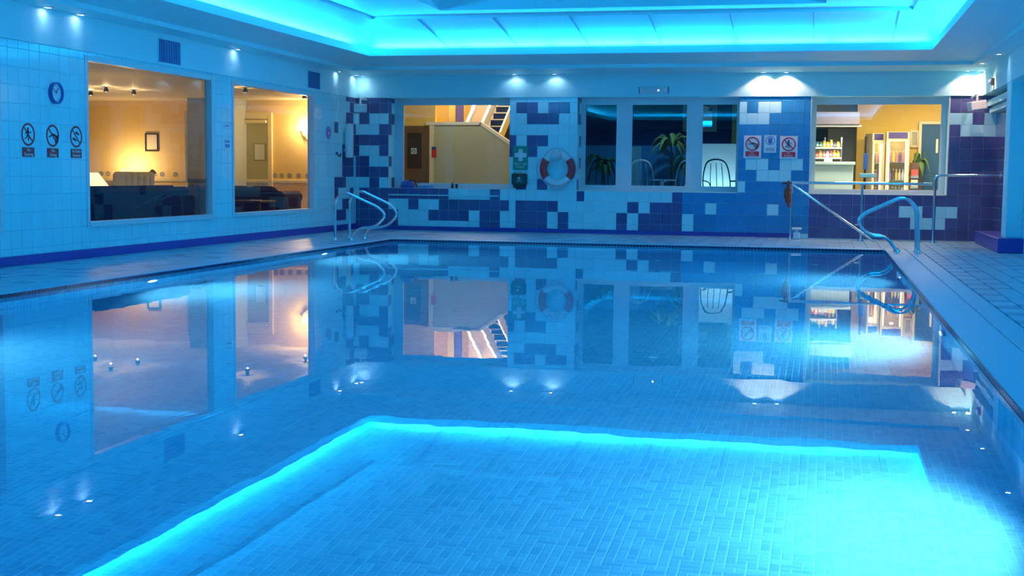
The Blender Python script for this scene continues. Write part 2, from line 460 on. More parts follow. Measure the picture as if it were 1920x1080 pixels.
# ---- tiled surfaces
tile_mesh = {}
def tile_obj(u0, u1, z0, z1, key, place, parent):
    """one glazed tile: a slab with chamfered edges. place(u, z, d) gives the point d proud of the wall"""
    g = 0.0016
    u0 += g; u1 -= g; z0 += g; z1 -= g
    if u1-u0 < 0.015 or z1-z0 < 0.015: return None
    c = 0.004; d = 0.006
    wdt, hgt = round(u1-u0, 3), round(z1-z0, 3)
    k = (wdt, hgt, key, place.__name__)
    if k not in tile_mesh:
        me = bpy.data.meshes.new('tile')
        a, b = wdt/2, hgt/2
        vs = [(-a, -b, 0), (a, -b, 0), (a, b, 0), (-a, b, 0), (-a+c, -b+c, d), (a-c, -b+c, d), (a-c, b-c, d), (-a+c, b-c, d)]
        O = place(0, 0, 0)
        vs = [tuple(Vector(place(x, y, e))-Vector(O)) for (x, y, e) in vs]
        fs = [(4, 5, 6, 7), (0, 1, 5, 4), (1, 2, 6, 5), (2, 3, 7, 6), (3, 0, 4, 7)]
        me.from_pydata(vs, [], fs); me.update(); me.materials.append(M['tile_'+key]); tile_mesh[k] = me
    o = bpy.data.objects.new('tile', tile_mesh[k]); COL.objects.link(o); o.parent = parent
    o.location = place((u0+u1)/2, (z0+z1)/2, 0)
    return o
def back_face(u, z, d): return (u, D-d, z)
def left_face(u, z, d): return (XL+d, u, z)
def right_face(u, z, d): return (XR-d, u, z)

def course(k):                       # z range of tile course k, clipped between skirting and header
    z0, z1 = ZR0+k*T, ZR0+(k+1)*T
    return z0, z1
def bx(px, py=300): return onY(px, py, D).x

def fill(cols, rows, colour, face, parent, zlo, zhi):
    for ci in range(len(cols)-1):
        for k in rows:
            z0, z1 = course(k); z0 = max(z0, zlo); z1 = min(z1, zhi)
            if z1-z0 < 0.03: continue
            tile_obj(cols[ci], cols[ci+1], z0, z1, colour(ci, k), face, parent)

def pier(xa, xb):
    o = MB().box(xa, D, 0, xb, D+REC+0.14, HB+0.05).build('pier', M['grout'], kind='structure')
    return o
SILL = 0.824; SK = 0.112
# pier A (left corner)
xa1 = bx(728.5)
colsA = [XL, bx(673.6), bx(692.4), bx(711.1), xa1]
patA = {11: 'nnnn', 10: 'nnnn', 9: 'wnww', 8: 'wwwn', 7: 'nnnn', 6: 'nwwn', 5: 'nnww', 4: 'nnnn', 3: 'wwnw', 2: 'wnnn', 1: 'nnnn', 0: 'nnnn', -1: 'nnnn'}
pA = pier(XL-0.02, xa1)
fill(colsA, range(-1, 12), lambda c, k: patA[k][c], back_face, pA, SK, HB)
# pier B (between first and second window)
xb0, xb1 = bx(955), bx(1082)
colsB = [xb0, bx(967.5), bx(987.3), bx(1007.2), bx(1027.2), bx(1047), bx(1067), xb1]
patB = {11: 'wwwwwww', 10: 'wnnwnnw', 9: 'wwnnnww', 8: 'wwwwwww', 7: 'nwnnwww', 6: 'nnnwwww', 5: 'wwwwwww', 4: 'wwwwwww', 3: 'wnwnwww',
        2: 'wwwwwww', 1: 'wnnnnww', 0: 'wnnnwnw', -1: 'wnnnwnw'}
pB = pier(xb0, xb1)
fill(colsB, range(-1, 12), lambda c, k: patB[k][c], back_face, pB, SK, HB)
# pier C (sign pier)
xc0, xc1 = bx(1384), bx(1519)
colsC = [xc0, bx(1398), bx(1419), bx(1440.5), bx(1462.2), bx(1484), bx(1505.7), xc1]
patC = {11: 'bbbbbbb', 10: 'wbwwbbb', 9: 'wwwbbbb', 8: 'bbbbbbb', 7: 'bbbbbbb', 6: 'bbbbbbb', 5: 'bwwbwwb', 4: 'bbwwwbb', 3: 'wbbbbbb',
        2: 'bbbbbbb', 1: 'bbbwbbb', 0: 'bbbbbbb', -1: 'bbbbbbb'}
pC = pier(xc0, xc1)
fill(colsC, range(-1, 12), lambda c, k: patC[k][c], back_face, pC, SK, HB)
# pier D (right corner)
xd0 = bx(1776.5)
colsD = [xd0, bx(1798.7), bx(1820.8), bx(1842.6), XR]
patD = {9: 'wwnw', 8: 'nwww', 1: 'wnnn'}
pD = pier(xd0, XR+0.02)
fill(colsD, range(-1, 12), lambda c, k: patD.get(k, 'nnnn')[c], back_face, pD, DZ, HB)

# dwarf wall below the windows
wb = empty('wall_back', (0, 0, 0), kind='structure')
def dwarf(xa, xb): MB().box(xa, D, 0, xb, D+REC+0.14, SILL).build('dwarf_wall', M['grout'], wb)
dwarf(xa1, xb0); dwarf(xb1, xc0); dwarf(xc1, xd0)
MB().box(XL-0.3, D+0.03, -0.1, XR+0.3, D+REC, 0.02).build('wall_footing', M['grout'], wb)
cols1 = [xa1]+[bx(p, 390) for p in (746.5, 765.5, 784.6, 803.3, 822.8, 840.8, 859.6, 879, 899, 918.3, 937.4)]+[xb0]
pat1 = {2: 'nnnnnnwwwwnw', 1: 'wwnwwnnnnnnn', 0: 'nwwwnnnnwnnw', -1: 'nwwwwwwwwnnw'}
pat1[0] = 'nwww' + 'nnnn' + 'w' + 'nn' + 'w'
fill(cols1, range(-1, 3), lambda c, k: pat1[k][c], back_face, wb, SK, SILL)
cols2 = [xb1]+[bx(p, 390) for p in (1095, 1115, 1135.4, 1155.8, 1176, 1197, 1218.3, 1239.2, 1260, 1279, 1300.6, 1322, 1343, 1364.3)]+[xc0]
pat2 = {2: 'nwwwwwwwwnbbbbb', 1: 'wwwwwnwnnnbbwbb', 0: 'wwwwnwnnnnwbbbb', -1: 'wwwwnwnnnnwbbbb'}
fill(cols2, range(-1, 3), lambda c, k: pat2[k][c], back_face, wb, SK, SILL)
cols3 = [xc1]+[bx(p, 400) for p in (1533, 1554.5, 1576, 1598, 1620, 1641.7, 1663.5, 1685.3, 1707.2, 1729.4, 1751.6)]+[xd0]
pat3 = {2: 'nnnnnnnnnnnn', 1: 'nnnnnnnnwwnw', 0: 'nnnnnnnnnwww', -1: 'nnnnnnnnnnnn'}
fill(cols3, range(-1, 3), lambda c, k: pat3[k][c], back_face, wb, DZ, SILL)
# one more white tile right of the frame (course 1)
# tiled reveals beside the recesses
def reveal(x, pats, parent):
    def rev_face(u, z, d): return (x+d, D+u, z)
    for k in range(3, 12):
        z0, z1 = course(k); z1 = min(z1, HB)
        a, b = pats[k]
        tile_obj(0, 0.17, z0, z1, a, rev_face, parent); tile_obj(0.17, REC, z0, z1, b, rev_face, parent)
reveal(xa1, {11: 'nn', 10: 'nw', 9: 'nn', 8: 'nw', 7: 'ww', 6: 'ww', 5: 'nw', 4: 'ww', 3: 'wn'}, pA)
reveal(xb1, {11: 'nn', 10: 'nw', 9: 'nn', 8: 'ww', 7: 'wn', 6: 'ww', 5: 'wn', 4: 'ww', 3: 'nw'}, pB)

# skirting
MB().box(XL, D-0.02, DZ, bx(1497, 440), D, SK).build('baseboard_back', M['skirt'], kind='structure')
MB().box(XL, YN, DZ, XL+0.02, D-0.02, 0.145).build('baseboard_left', M['skirt'], kind='structure')

# ---- left wall, with the lounge windows
LW = [(8.6, 12.5), (14.27, 17.57), (18.29, 21.47)]       # window openings along y
LZ0, LZ1 = 0.465, 2.425
wl = empty('wall_left', (0, 0, 0), kind='structure')
m = MB()
TH = 0.10
ys = [YN]
for a, b in LW: ys += [a, b]
ys.append(D+0.5)
for i in range(0, len(ys), 2): m.box(XL-TH, ys[i], -0.1, XL, ys[i+1], HB+0.02)
for a, b in LW: m.box(XL-TH, a, -0.1, XL, b, LZ0); m.box(XL-TH, a, LZ1, XL, b, HB+0.02)
m.build('wall_core', M['grout'], wl)
patL = {11: {0: 'n', 1: 'n', 2: 'n'}, 10: {0: 'n', 1: 'n'}, 9: {1: 'n', 2: 'n'}, 8: {0: 'n', 2: 'n', 5: 'n'}, 7: {0: 'n'}, 6: {0: 'n', 3: 'n'}, 5: {1: 'n', 2: 'n', 3: 'n'},
        4: {1: 'n', 2: 'n', 3: 'n'}, 3: {3: 'n', 4: 'n', 5: 'n'}, 2: {1: 'n', 5: 'n'}, 1: {2: 'n', 3: 'n'}, 0: {3: 'n', 4: 'n', 5: 'n'}}
count = [0]
stuff = MB()
edges = [D, D-0.13]
while edges[-1] > 4: edges.append(edges[-1]-T)
for ci in range(len(edges)-1):
    u1, u0 = edges[ci], edges[ci+1]
    for k in range(-1, 12):
        z0, z1 = course(k); z0 = max(z0, 0.145); z1 = min(z1, HB)
        if z1-z0 < 0.03: continue
        spans = [(u0, u1, z0, z1)]
        for a, b in LW:
            a2, b2, c0, c1 = a-0.05, b+0.05, LZ0-0.04, LZ1+0.04
            new = []
            for (p, q, r, s) in spans:
                if q <= a2 or p >= b2 or s <= c0 or r >= c1: new.append((p, q, r, s)); continue
                if p < a2: new.append((p, a2, r, s))
                if q > b2: new.append((b2, q, r, s))
                pp, qq = max(p, a2), min(q, b2)
                if r < c0: new.append((pp, qq, r, c0))
                if s > c1: new.append((pp, qq, c1, s))
            spans = new
        for (p, q, r, s) in spans:
            key = patL.get(k, {}).get(ci, 'w')
            single = key != 'w' or (u0 > 12.3 and u0 < 19.0) or ci < 9
            if single and count[0] < 300:
                if tile_obj(p, q, r, s, key, left_face, wl): count[0] += 1
            elif q-p > 0.03 and s-r > 0.03:
                g = 0.0016
                a, b, c, d = p+g, q-g, r+g, s-g; e = 0.004; h = 0.006
                n = len(stuff.v)
                stuff.v += [(XL, a, c), (XL, b, c), (XL, b, d), (XL, a, d), (XL+h, a+e, c+e), (XL+h, b-e, c+e), (XL+h, b-e, d-e), (XL+h, a+e, d-e)]
                for f_ in ((4, 5, 6, 7), (0, 1, 5, 4), (1, 2, 6, 5), (2, 3, 7, 6), (3, 0, 4, 7)): stuff.f.append(tuple(n+i for i in f_))
stuff.build('tile_field', M['tile_w'], wl, kind='stuff')

# ---- right wall, plinth, pillar
wr = MB().box(XR, YN, -0.1, XR+0.25, D+0.5, HB+0.02).build('wall_right', M['white'], kind='structure')
ed = [D]
while ed[-1] > 20.6: ed.append(ed[-1]-T)
for ci in range(len(ed)-1):
    for k in range(-1, 12):
        z0, z1 = course(k); z0 = max(z0, DZ+0.002); z1 = min(z1, HB)
        if z1-z0 > 0.03: tile_obj(ed[ci+1], ed[ci], z0, z1, 'n', right_face, wr)
pl = onZ(1872, 475.8, DZ)
MB().rbox(2.49, 19.95, DZ, XR, 22.85, 0.255, 0.01).build('plinth', M['skirt'], kind='structure')
MB().rbox(2.61, 20.15, 0.25, XR, 20.62, HB+0.01, 0.008).build('pillar', M['white'], kind='structure')
trim('trim_4', 2.68, 20.62, 2.33, XR, D-0.02, 2.43)
trim('trim_5', 2.72, 20.62, 2.22, XR, D-0.02, 2.30)
# wall behind the camera
MB().box(XL-0.25, YN-0.2, -0.1, XR+0.25, YN, 3.0).build('wall_near', M['blue_panel'], kind='structure')

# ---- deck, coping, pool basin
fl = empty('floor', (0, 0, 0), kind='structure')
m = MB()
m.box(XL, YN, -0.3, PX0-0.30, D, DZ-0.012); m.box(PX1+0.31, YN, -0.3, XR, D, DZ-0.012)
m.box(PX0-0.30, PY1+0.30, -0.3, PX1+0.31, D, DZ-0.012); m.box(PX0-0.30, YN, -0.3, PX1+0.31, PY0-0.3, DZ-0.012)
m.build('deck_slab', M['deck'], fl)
cp = MB()
cp.rbox(PX0-0.30, PY0-0.3, -0.06, PX0, PY1+0.30, DZ, 0.012); cp.build('coping', M['coping'], fl)
MB().rbox(PX1, PY0-0.3, -0.06, PX1+0.31, PY1+0.30, DZ, 0.012).build('coping', M['coping'], fl)
MB().rbox(PX0-0.001, PY1, -0.06, PX1+0.001, PY1+0.30, DZ, 0.012).build('coping', M['coping'], fl)
MB().rbox(PX0-0.001, PY0-0.3, -0.06, PX1+0.001, PY0, DZ, 0.012).build('coping', M['coping'], fl)
MB().rbox(PX1+0.318, PY0-0.3, -0.02, PX1+0.50, D-1.0, DZ, 0.004).build('border_strip', M['coping'], fl)
pale, dark = MB(), MB()
def paving(x0, x1, y0, y1, tx, ty, darkrule):
    nx = int(round((x1-x0)/tx)); ny = int(round((y1-y0)/ty))
    for i in range(nx):
        for j in range(ny):
            a, b = x0+i*tx, y0+j*ty; g = 0.004
            mb = dark if darkrule(i, j) else pale
            n = len(mb.v); h = DZ+random.uniform(-0.001, 0.001)
            mb.v += [(a+g, b+g, DZ-0.014), (a+tx-g, b+g, DZ-0.014), (a+tx-g, b+ty-g, DZ-0.014), (a+g, b+ty-g, DZ-0.014),
                     (a+g+.003, b+g+.003, h), (a+tx-g-.003, b+g+.003, h), (a+tx-g-.003, b+ty-g-.003, h), (a+g+.003, b+ty-g-.003, h)]
            for q in ((4, 5, 6, 7), (0, 1, 5, 4), (1, 2, 6, 5), (2, 3, 7, 6), (3, 0, 4, 7)): mb.f.append(tuple(n+t for t in q))
rr = random.Random(3)
dk = {(i, j): rr.random() for i in range(80) for j in range(300)}
paving(PX1+0.51, XR-0.02, 1.0, 23.6, 0.2, 0.2, lambda i, j: (i == 0 and j % 3 == 1) or (i in (1, 4) and j % 3 == 2 and dk[(i, j)] < .6) or (i > 1 and dk[(i, j)] < .10))
paving(XL+0.03, PX0-0.31, 1.0, 23.5, 0.2, 0.2, lambda i, j: (i in (1, 4, 6) and j % 4 == 1 and dk[(i, j)] < .7) or dk[(i, j)] < .08)
paving(PX0-0.31, PX1+0.49, PY1+0.31, D-0.03, 0.2, 0.2, lambda i, j: (j == 1 and i % 3 == 0) or dk[(i, j)] < .10)
pale.build('paving_tiles', M['deck_tile'], fl, kind='stuff')
dark.build('accent_paving_tiles', M['deck_dark'], fl, kind='stuff')
# floor grating of the deck drain
gr = MB()
for k in range(7): gr.box(2.10+k*0.04, 20.9, DZ, 2.122+k*0.04, 21.25, DZ+0.006)
gr.box(2.08, 20.88, DZ, 2.40, 20.9, DZ+0.007); gr.box(2.08, 21.25, DZ, 2.40, 21.27, DZ+0.007)
gr.build('floor_drain', M['steel_p'], label='small metal floor drain grating in the deck near the blue plinth', cat='drain')

pool = empty('pool_basin', (0, 0, 0), kind='structure')
m = MB()
m.quad((PX0, PY0, PD), (PX0, PY1, PD), (PX0, PY1, -0.03), (PX0, PY0, -0.03)); m.quad((PX1, PY0, PD), (PX1, PY0, -0.03), (PX1, PY1, -0.03), (PX1, PY1, PD))
m.quad((PX0, PY1, PD), (PX1, PY1, PD), (PX1, PY1, -0.03), (PX0, PY1, -0.03)); m.quad((PX0, PY0, PD), (PX0, PY0, -0.03), (PX1, PY0, -0.03), (PX1, PY0, PD))
m.build('pool_side', M['pool_wall'], pool)
MB().quad((PX0, PY0, PD-0.001), (PX1, PY0, PD-0.001), (PX1, PY1, PD-0.001), (PX0, PY1, PD-0.001)).build('pool_floor', M['pool_grout'], pool)
# floor mosaic: small oblong and square tesserae, too many to pick apart
mv, mf, sh = [], [], []
rm = random.Random(11)
sz = 0.042
nx, ny = int((PX1-PX0)/sz), int((PY1-PY0)/sz)
used = set()
for j in range(ny):
    for i in range(nx):
        if (i, j) in used: continue
        wi = hj = 1
        r = rm.random()
        if r < 0.30 and i+1 < nx and (i+1, j) not in used: wi = 2
        elif r < 0.60 and j+1 < ny: hj = 2
        for a in range(wi):
            for b in range(hj): used.add((i+a, j+b))
        g = 0.0028; x0, y0, x1, y1 = PX0+i*sz+g, PY0+j*sz+g, PX0+(i+wi)*sz-g, PY0+(j+hj)*sz-g
        n = len(mv)
        mv += [(x0, y0, PD-0.001), (x1, y0, PD-0.001), (x1, y1, PD-0.001), (x0, y1, PD-0.001), (x0+.002, y0+.002, PD), (x1-.002, y0+.002, PD), (x1-.002, y1-.002, PD), (x0+.002, y1-.002, PD)]
        mf += [(n+4, n+5, n+6, n+7), (n, n+1, n+5, n+4), (n+1, n+2, n+6, n+5), (n+2, n+3, n+7, n+6), (n+3, n, n+4, n+7)]
        sh += [rm.random()]*5
mm = MB(); mm.v = mv; mm.f = mf
mo = mm.build('floor_mosaic', M['mosaic'], pool, kind='stuff')
at = mo.data.attributes.new('shade', 'FLOAT', 'FACE'); at.data.foreach_set('value', sh)
# dark mosaic band at the waterline
eb = MB()
def band(p0, p1, nrm):
    p0, p1, nrm = Vector(p0), Vector(p1), Vector(nrm); L = (p1-p0).length; d = (p1-p0)/L; n = int(L/0.05)
    for k in range(n):
        for q in range(2):
            c = p0+d*(0.05*k+0.025)+Vector((0, 0, 0.018-0.035*q)); eb.obox(c, d*0.022, nrm*0.004, (0, 0, 0.0155))
band((PX0, PY0, 0), (PX0, PY1, 0), (1, 0, 0)); band((PX1, PY0, 0), (PX1, PY1, 0), (-1, 0, 0)); band((PX0, PY1, 0), (PX1, PY1, 0), (0, -1, 0))
eb.build('waterline_mosaic', M['edge_mosaic'], pool, kind='stuff')
wt = MB().box(PX0-0.02, PY0-0.02, PD-0.05, PX1+0.02, PY1+0.02, 0.0).build('pool_water', M['water'], kind='stuff')
tag(wt, 'still turquoise water filling the swimming pool', 'water')

# ---- underwater lamps
def pool_lamp(loc, rz, label):
    t = empty('underwater_light', loc, rz, label, 'pool light', 'underwater lamps of the pool')
    MB().lathe([(0.13, 0.0), (0.13, -0.02), (0.10, -0.03), (0.10, 0.0)], n=24, axis='y').build('bezel', M['steel_p'], t, True)
    MB().lathe([(0.10, -0.012), (0.06, -0.028), (0.0, -0.032)], n=24, axis='y').build('lens', M['pool_lens'], t, True)
    return t
ZP = -0.5
POOLP = 360.0
LAMPC = (0.50, 0.84, 0.98)
for i, y in enumerate((7.4, 12.35, 17.2)):
    pool_lamp((PX0, y, ZP), PI/2, ['round underwater lamp on the left pool side, nearest', 'round underwater lamp on the left pool side below the larger lounge window', 'round underwater lamp on the left pool side near the chrome grab rails'][i])
    spot_light('pool_beam', (PX0+0.06, y, ZP), (1, 0, -0.30), POOLP, LAMPC, 152, 0.7, 0.05)
for i, y in enumerate((5.5, 10.3, 15.7)):
    pool_lamp((PX1, y, ZP), -PI/2, ['round underwater lamp on the right pool side, nearest', 'round underwater lamp half way along the right pool side', 'round underwater lamp on the right pool side, farthest'][i])
    spot_light('pool_beam', (PX1-0.06, y, ZP), (-1, 0, -0.30), POOLP, LAMPC, 152, 0.7, 0.05)

# ---- fluorescent tubes in the cove
def cove_tube(a, b, label):
    t = empty('cove_tube_light', a, 0, label, 'tube light', 'fluorescent tubes lying in the ceiling cove')
    d = Vector(b)-Vector(a)
    MB().tube([d*0.02, d*0.98], 0.013, 8).build('tube', M['tube'], t, True)
    MB().tube([(0, 0, 0), d*0.02], 0.015, 8).build('end_cap', M['plastic_w'], t)
    MB().tube([d*0.98, d], 0.015, 8).build('end_cap', M['plastic_w'], t)
for k in range(6):
    x0 = -7.45+k*1.51; cove_tube((x0, 21.36+0.02*(k % 2), 3.125), (x0+1.46, 21.36+0.02*(k % 2), 3.125), 'fluorescent tube hidden in the ceiling cove along the window wall')
for k in range(12):
    y0 = 1.7+k*1.6
    cove_tube((-7.74, y0, 3.125), (-7.74, y0+1.55, 3.125), 'fluorescent tube hidden in the ceiling cove above the lounge windows')
    cove_tube((1.80, y0, 3.125), (1.80, y0+1.55, 3.125), 'fluorescent tube hidden in the ceiling cove over the right deck')

# ================================================================== WINDOWS
def back_window(name, gx, z0, z1, xo0, xo1, zo0, zo1):
    """fixed frame filling the recess xo0..xo1; gx: list of glass panes (x0, x1)"""
    y0, y1 = D+REC-0.03, D+REC+0.04
    root = empty(name, (0, 0, 0), kind='structure')
    f = MB()
    xs = [xo0]
    for a, b in gx: xs += [a, b]
    xs.append(xo1)
    for i in range(0, len(xs), 2): f.box(xs[i], y0, z0, xs[i+1], y1, z1)
    f.box(xo0, y0, zo0, xo1, y1, z0); f.box(xo0, y0, z1, xo1, y1, zo1)
    f.build('window_frame', M['frame'], root)
    MB().box(xo0, D+0.0, zo0-0.02, xo1, y0, zo0+0.005).build('window_sill', M['frame'], root)
    for a, b in gx:
        MB().box(a, (y0+y1)/2-0.004, z0, b, (y0+y1)/2+0.004, z1).build('pane', M['glass'], root)
        bd = MB(); w_ = 0.018
        bd.box(a-0.001, y0-0.01, z0, a+w_, y0, z1); bd.box(b-w_, y0-0.01, z0, b+0.001, y0, z1); bd.box(a+w_, y0-0.01, z0, b-w_, y0, z0+w_); bd.box(a+w_, y0-0.01, z1-w_, b-w_, y0, z1)
        bd.build('glazing_bead', M['frame'], root)
    return root
YW = D+REC
gx = lambda px: onY(px, 270, YW).x
back_window('window_1', [(gx(756.5), gx(958))], 0.905, 2.41, xa1, xb0, SILL, HB)
back_window('window_2', [(gx(1097), gx(1157.8)), (gx(1183.8), gx(1289)), (gx(1315.6), gx(1382.5))], 0.905, 2.41, xb1, xc0, SILL, HB)
back_window('window_3', [(gx(1527.5), gx(1764))], 0.885, 2.405, xc1, xd0, SILL, HB)
# slim ledge below the first window
MB().rbox(xa1, D-0.035, 0.685, bx(936, 368), D, 0.71, 0.004).build('trim_6', M['tile_w'], kind='structure')
# white bead edging round window 3 and under window 2
m = MB(); m.box(xc1-0.012, D-0.012, SILL-0.012, xc1+0.004, D, HB); m.box(xd0-0.006, D-0.012, SILL-0.012, xd0+0.012, D, HB); m.box(xc1-0.012, D-0.012, SILL-0.014, xd0+0.012, D, SILL)
m.build('trim_7', M['plastic_w'], kind='structure')
m = MB(); m.box(xb1, D-0.012, SILL-0.014, xc0, D, SILL); m.build('trim_8', M['plastic_w'], kind='structure')

for i, (a, b) in enumerate(LW):
    root = empty('window_%d' % (4+i), (0, 0, 0), kind='structure')
    f = MB(); w_ = 0.05
    x0, x1 = XL-0.08, XL+0.015
    f.box(x0, a-w_, LZ0-w_, x1, a+0.012, LZ1+w_); f.box(x0, b-0.012, LZ0-w_, x1, b+w_, LZ1+w_)
    f.box(x0, a, LZ1-0.012, x1, b, LZ1+w_); f.box(x0, a, LZ0-w_, x1+0.015, b, LZ0+0.012)
    f.build('window_frame', M['frame'], root)
    MB().box(XL-0.065, a, LZ0, XL-0.057, b, LZ1).build('pane', M['lounge_glass'], root)

# ================================================================== FITTINGS ON THE WALLS
SR = PI/2          # rotation of things on the left wall (they face +x)
def disc(mb, r, y, c=(0, 0), n=32, y2=None):
    mb.lathe([(0.0, y2 if y2 is not None else y+0.002), (r, y2 if y2 is not None else y+0.002), (r, y), (0, y)], (c[0], 0, c[1]), n, 'y')
def annulus(mb, r0, r1, y0, y1, c=(0, 0), n=36):
    base = len(mb.v)
    for i in range(n):
        a = 2*PI*i/n
        for (r, y) in ((r0, y1), (r1, y1), (r1, y0), (r0, y0)): mb.v.append((c[0]+r*math.cos(a), y, c[1]+r*math.sin(a)))
    for i in range(n):
        p, q = base+i*4, base+((i+1) % n)*4
        for k in range(4): mb.f.append((p+k, q+k, q+(k+1) % 4, p+(k+1) % 4))
def prohibition(t, R, zc, picto, y=-0.004):
    """red ring and slash with a dark pictogram"""
    m = MB(); annulus(m, R*0.82, R, y-0.003, y, (0, zc)); m.build('ring', M['red'], t)
    a = math.radians(-45); d = Vector((math.cos(a), 0, math.sin(a))); n_ = Vector((-d.z, 0, d.x))
    MB().obox((0, y-0.0035, zc), d*R*0.86, (0, 0.0012, 0), n_*R*0.075).build('slash', M['red'], t)
    m = MB(); y2 = y-0.0018
    if picto == 'run':
        disc(m, R*0.12, y2, (R*-0.02, zc+R*0.50), 12)
        m.tube([(-0.02*R, y2, zc+.38*R), (-.10*R, y2, zc+.02*R)], R*0.10, 5); m.tube([(-.10*R, y2, zc), (.10*R, y2, zc-.25*R), (-.02*R, y2, zc-.55*R)], R*0.055, 5)
        m.tube([(-.10*R, y2, zc), (-.25*R, y2, zc-.30*R), (-.50*R, y2, zc-.38*R)], R*0.055, 5); m.tube([(-.02*R, y2, zc+.3*R), (.25*R, y2, zc+.12*R), (.42*R, y2, zc+.24*R)], R*0.045, 5)
        m.tube([(-.04*R, y2, zc+.3*R), (-.30*R, y2, zc+.22*R), (-.36*R, y2, zc+.02*R)], R*0.045, 5)
    elif picto == 'dive':
        disc(m, R*0.10, y2, (R*0.42, zc-0.02*R), 12)
        m.tube([(.30*R, y2, zc+.06*R), (-.05*R, y2, zc+.12*R)], R*0.10, 5); m.tube([(-.05*R, y2, zc+.12*R), (-.35*R, y2, zc-.05*R), (-.58*R, y2, zc-.12*R)], R*0.06, 5)
        m.tube([(.28*R, y2, zc+.08*R), (.50*R, y2, zc-.22*R)], R*0.045, 5)
        m.tube([(.62*R, y2, zc+.05*R), (.66*R, y2, zc-.35*R), (.40*R, y2, zc-.62*R)], R*0.09, 5)
    else:
        m.tube([(.02*R, y2, zc+.42*R), (.22*R, y2, zc+.30*R), (.40*R, y2, zc+.22*R)], R*0.09, 5); m.tube([(.0*R, y2, zc+.46*R), (.02*R, y2, zc+.26*R)], R*0.10, 5)
        m.tube([(-.45*R, y2, zc-.15*R), (-.22*R, y2, zc-.28*R), (-.02*R, y2, zc-.34*R)], R*0.09, 5); m.tube([(-.47*R, y2, zc-.10*R), (-.45*R, y2, zc-.30*R)], R*0.10, 5)
    m.build('pictogram', M['sign_k'], t)
def wall_sign(loc, rz, R, pw, ph, gap, picto, lines, label, plate=None, group=None):
    t = empty('prohibition_sign', loc, rz, label, 'sign', group)
    if plate:
        MB().rbox(-plate[0]/2, -0.004, plate[1], plate[0]/2, 0, plate[2], 0.001).build('backing_plate', M['sign_w'], t)
    else:
        m = MB(); disc(m, R*1.03, -0.004, (0, 0), 36, 0.0); m.build('disc', M['tile_w'], t)
    prohibition(t, R, 0, picto)
    z1 = -R-gap; z0 = z1-ph
    MB().rbox(-pw/2, -0.008, z0, pw/2, -0.0035 if plate else 0, z1, 0.0015).build('text_plate', M['red'], t)
    n = len(lines)
    for i, s in enumerate(lines):
        lettering(s, ph*0.50, M['sign_w'], t, (0, -0.0092, z1-ph*(0.27+0.46*i)), min(1.0, pw*0.86/(0.27*ph*len(s))))
    return t
def leftpos(px, py): return onX(px, py, XL+0.007)
for (px, py, pic, lines, lab) in ((52, 252, 'run', ('No', 'Running'), 'round no-running sign over a red text plate, leftmost on the left wall'),
                                  (98, 254.5, 'dive', ('No', 'Diving'), 'round no-diving sign over a dark red text plate, directly below the wall clock'),
                                  (142, 256.5, 'shoe', ('No Outdoor', 'Footwear'), 'round no-footwear sign over a dark red text plate, beside the large lounge window')):
    p = leftpos(px, py)
    wall_sign(p, SR, 0.128, 0.225, 0.105, 0.016, pic, lines, lab)
# clock
p = leftpos(102, 174.5)
t = empty('wall_clock', p, SR, 'round wall clock with a dark blue rim above the prohibition signs', 'clock')
m = MB(); annulus(m, 0.105, 0.125, -0.045, 0.0); m.build('rim', M['plastic_blue'], t, True)
m = MB(); disc(m, 0.107, -0.02, (0, 0), 32, 0.0); m.build('dial', M['sign_w'], t)
m = MB(); m.obox((0.025, -0.024, 0.03), (0.028, 0, 0.034), (0, 0.001, 0), (-0.004, 0, 0.003)); m.build('hour_hand', M['sign_k'], t)
m = MB(); m.obox((-0.035, -0.025, 0.028), (-0.042, 0, 0.034), (0, 0.001, 0), (0.002, 0, 0.003)); m.build('minute_hand', M['sign_k'], t)
m = MB()
for k in range(12):
    a = PI*k/6; m.obox((0.092*math.sin(a), -0.0225, 0.092*math.cos(a)), (0.008*math.sin(a), 0, 0.008*math.cos(a)), (0, 0.0008, 0), (0.0018*math.cos(a), 0, -0.0018*math.sin(a)))
m.build('hour_marks', M['sign_k'], t, kind='stuff')
# vent grilles on the left header
def vent(px0, px1, py0, py1, label):
    a = onX(px0, (py0+py1)/2, XL+0.03); b = onX(px1, (py0+py1)/2, XL+0.03)
    zc = onX((px0+px1)/2, (py0+py1)/2, XL+0.03).z; hh = (onX((px0+px1)/2, py0, XL+0.03).z-onX((px0+px1)/2, py1, XL+0.03).z)/2
    wv = (b.y-a.y)/2
    t = empty('vent_grille', (XL+0.025, (a.y+b.y)/2, zc), SR, label, 'vent', 'grilles on the left header')
    m = MB(); e = 0.018
    m.box(-wv-e, -0.012, -hh-e, -wv, 0, hh+e); m.box(wv, -0.012, -hh-e, wv+e, 0, hh+e); m.box(-wv, -0.012, hh, wv, 0, hh+e); m.box(-wv, -0.012, -hh-e, wv, 0, -hh)
    m.build('frame', M['white'], t)
    MB().box(-wv, -0.002, -hh, wv, 0, hh).build('backing', M['grille'], t)
    n = 9
    for k in range(n):
        x = -wv+(k+0.5)*2*wv/n
        MB().obox((x, -0.006, 0), (0.010, 0.004, 0), (0.0012, -0.002, 0), (0, 0, hh*0.98)).build('louvre', M['grille'], t)
vent(297, 338, 76, 119, 'square blue-grey ventilation grille above the larger lounge window')
vent(577, 600, 135, 166, 'square blue-grey ventilation grille above the smaller lounge window near the corner')
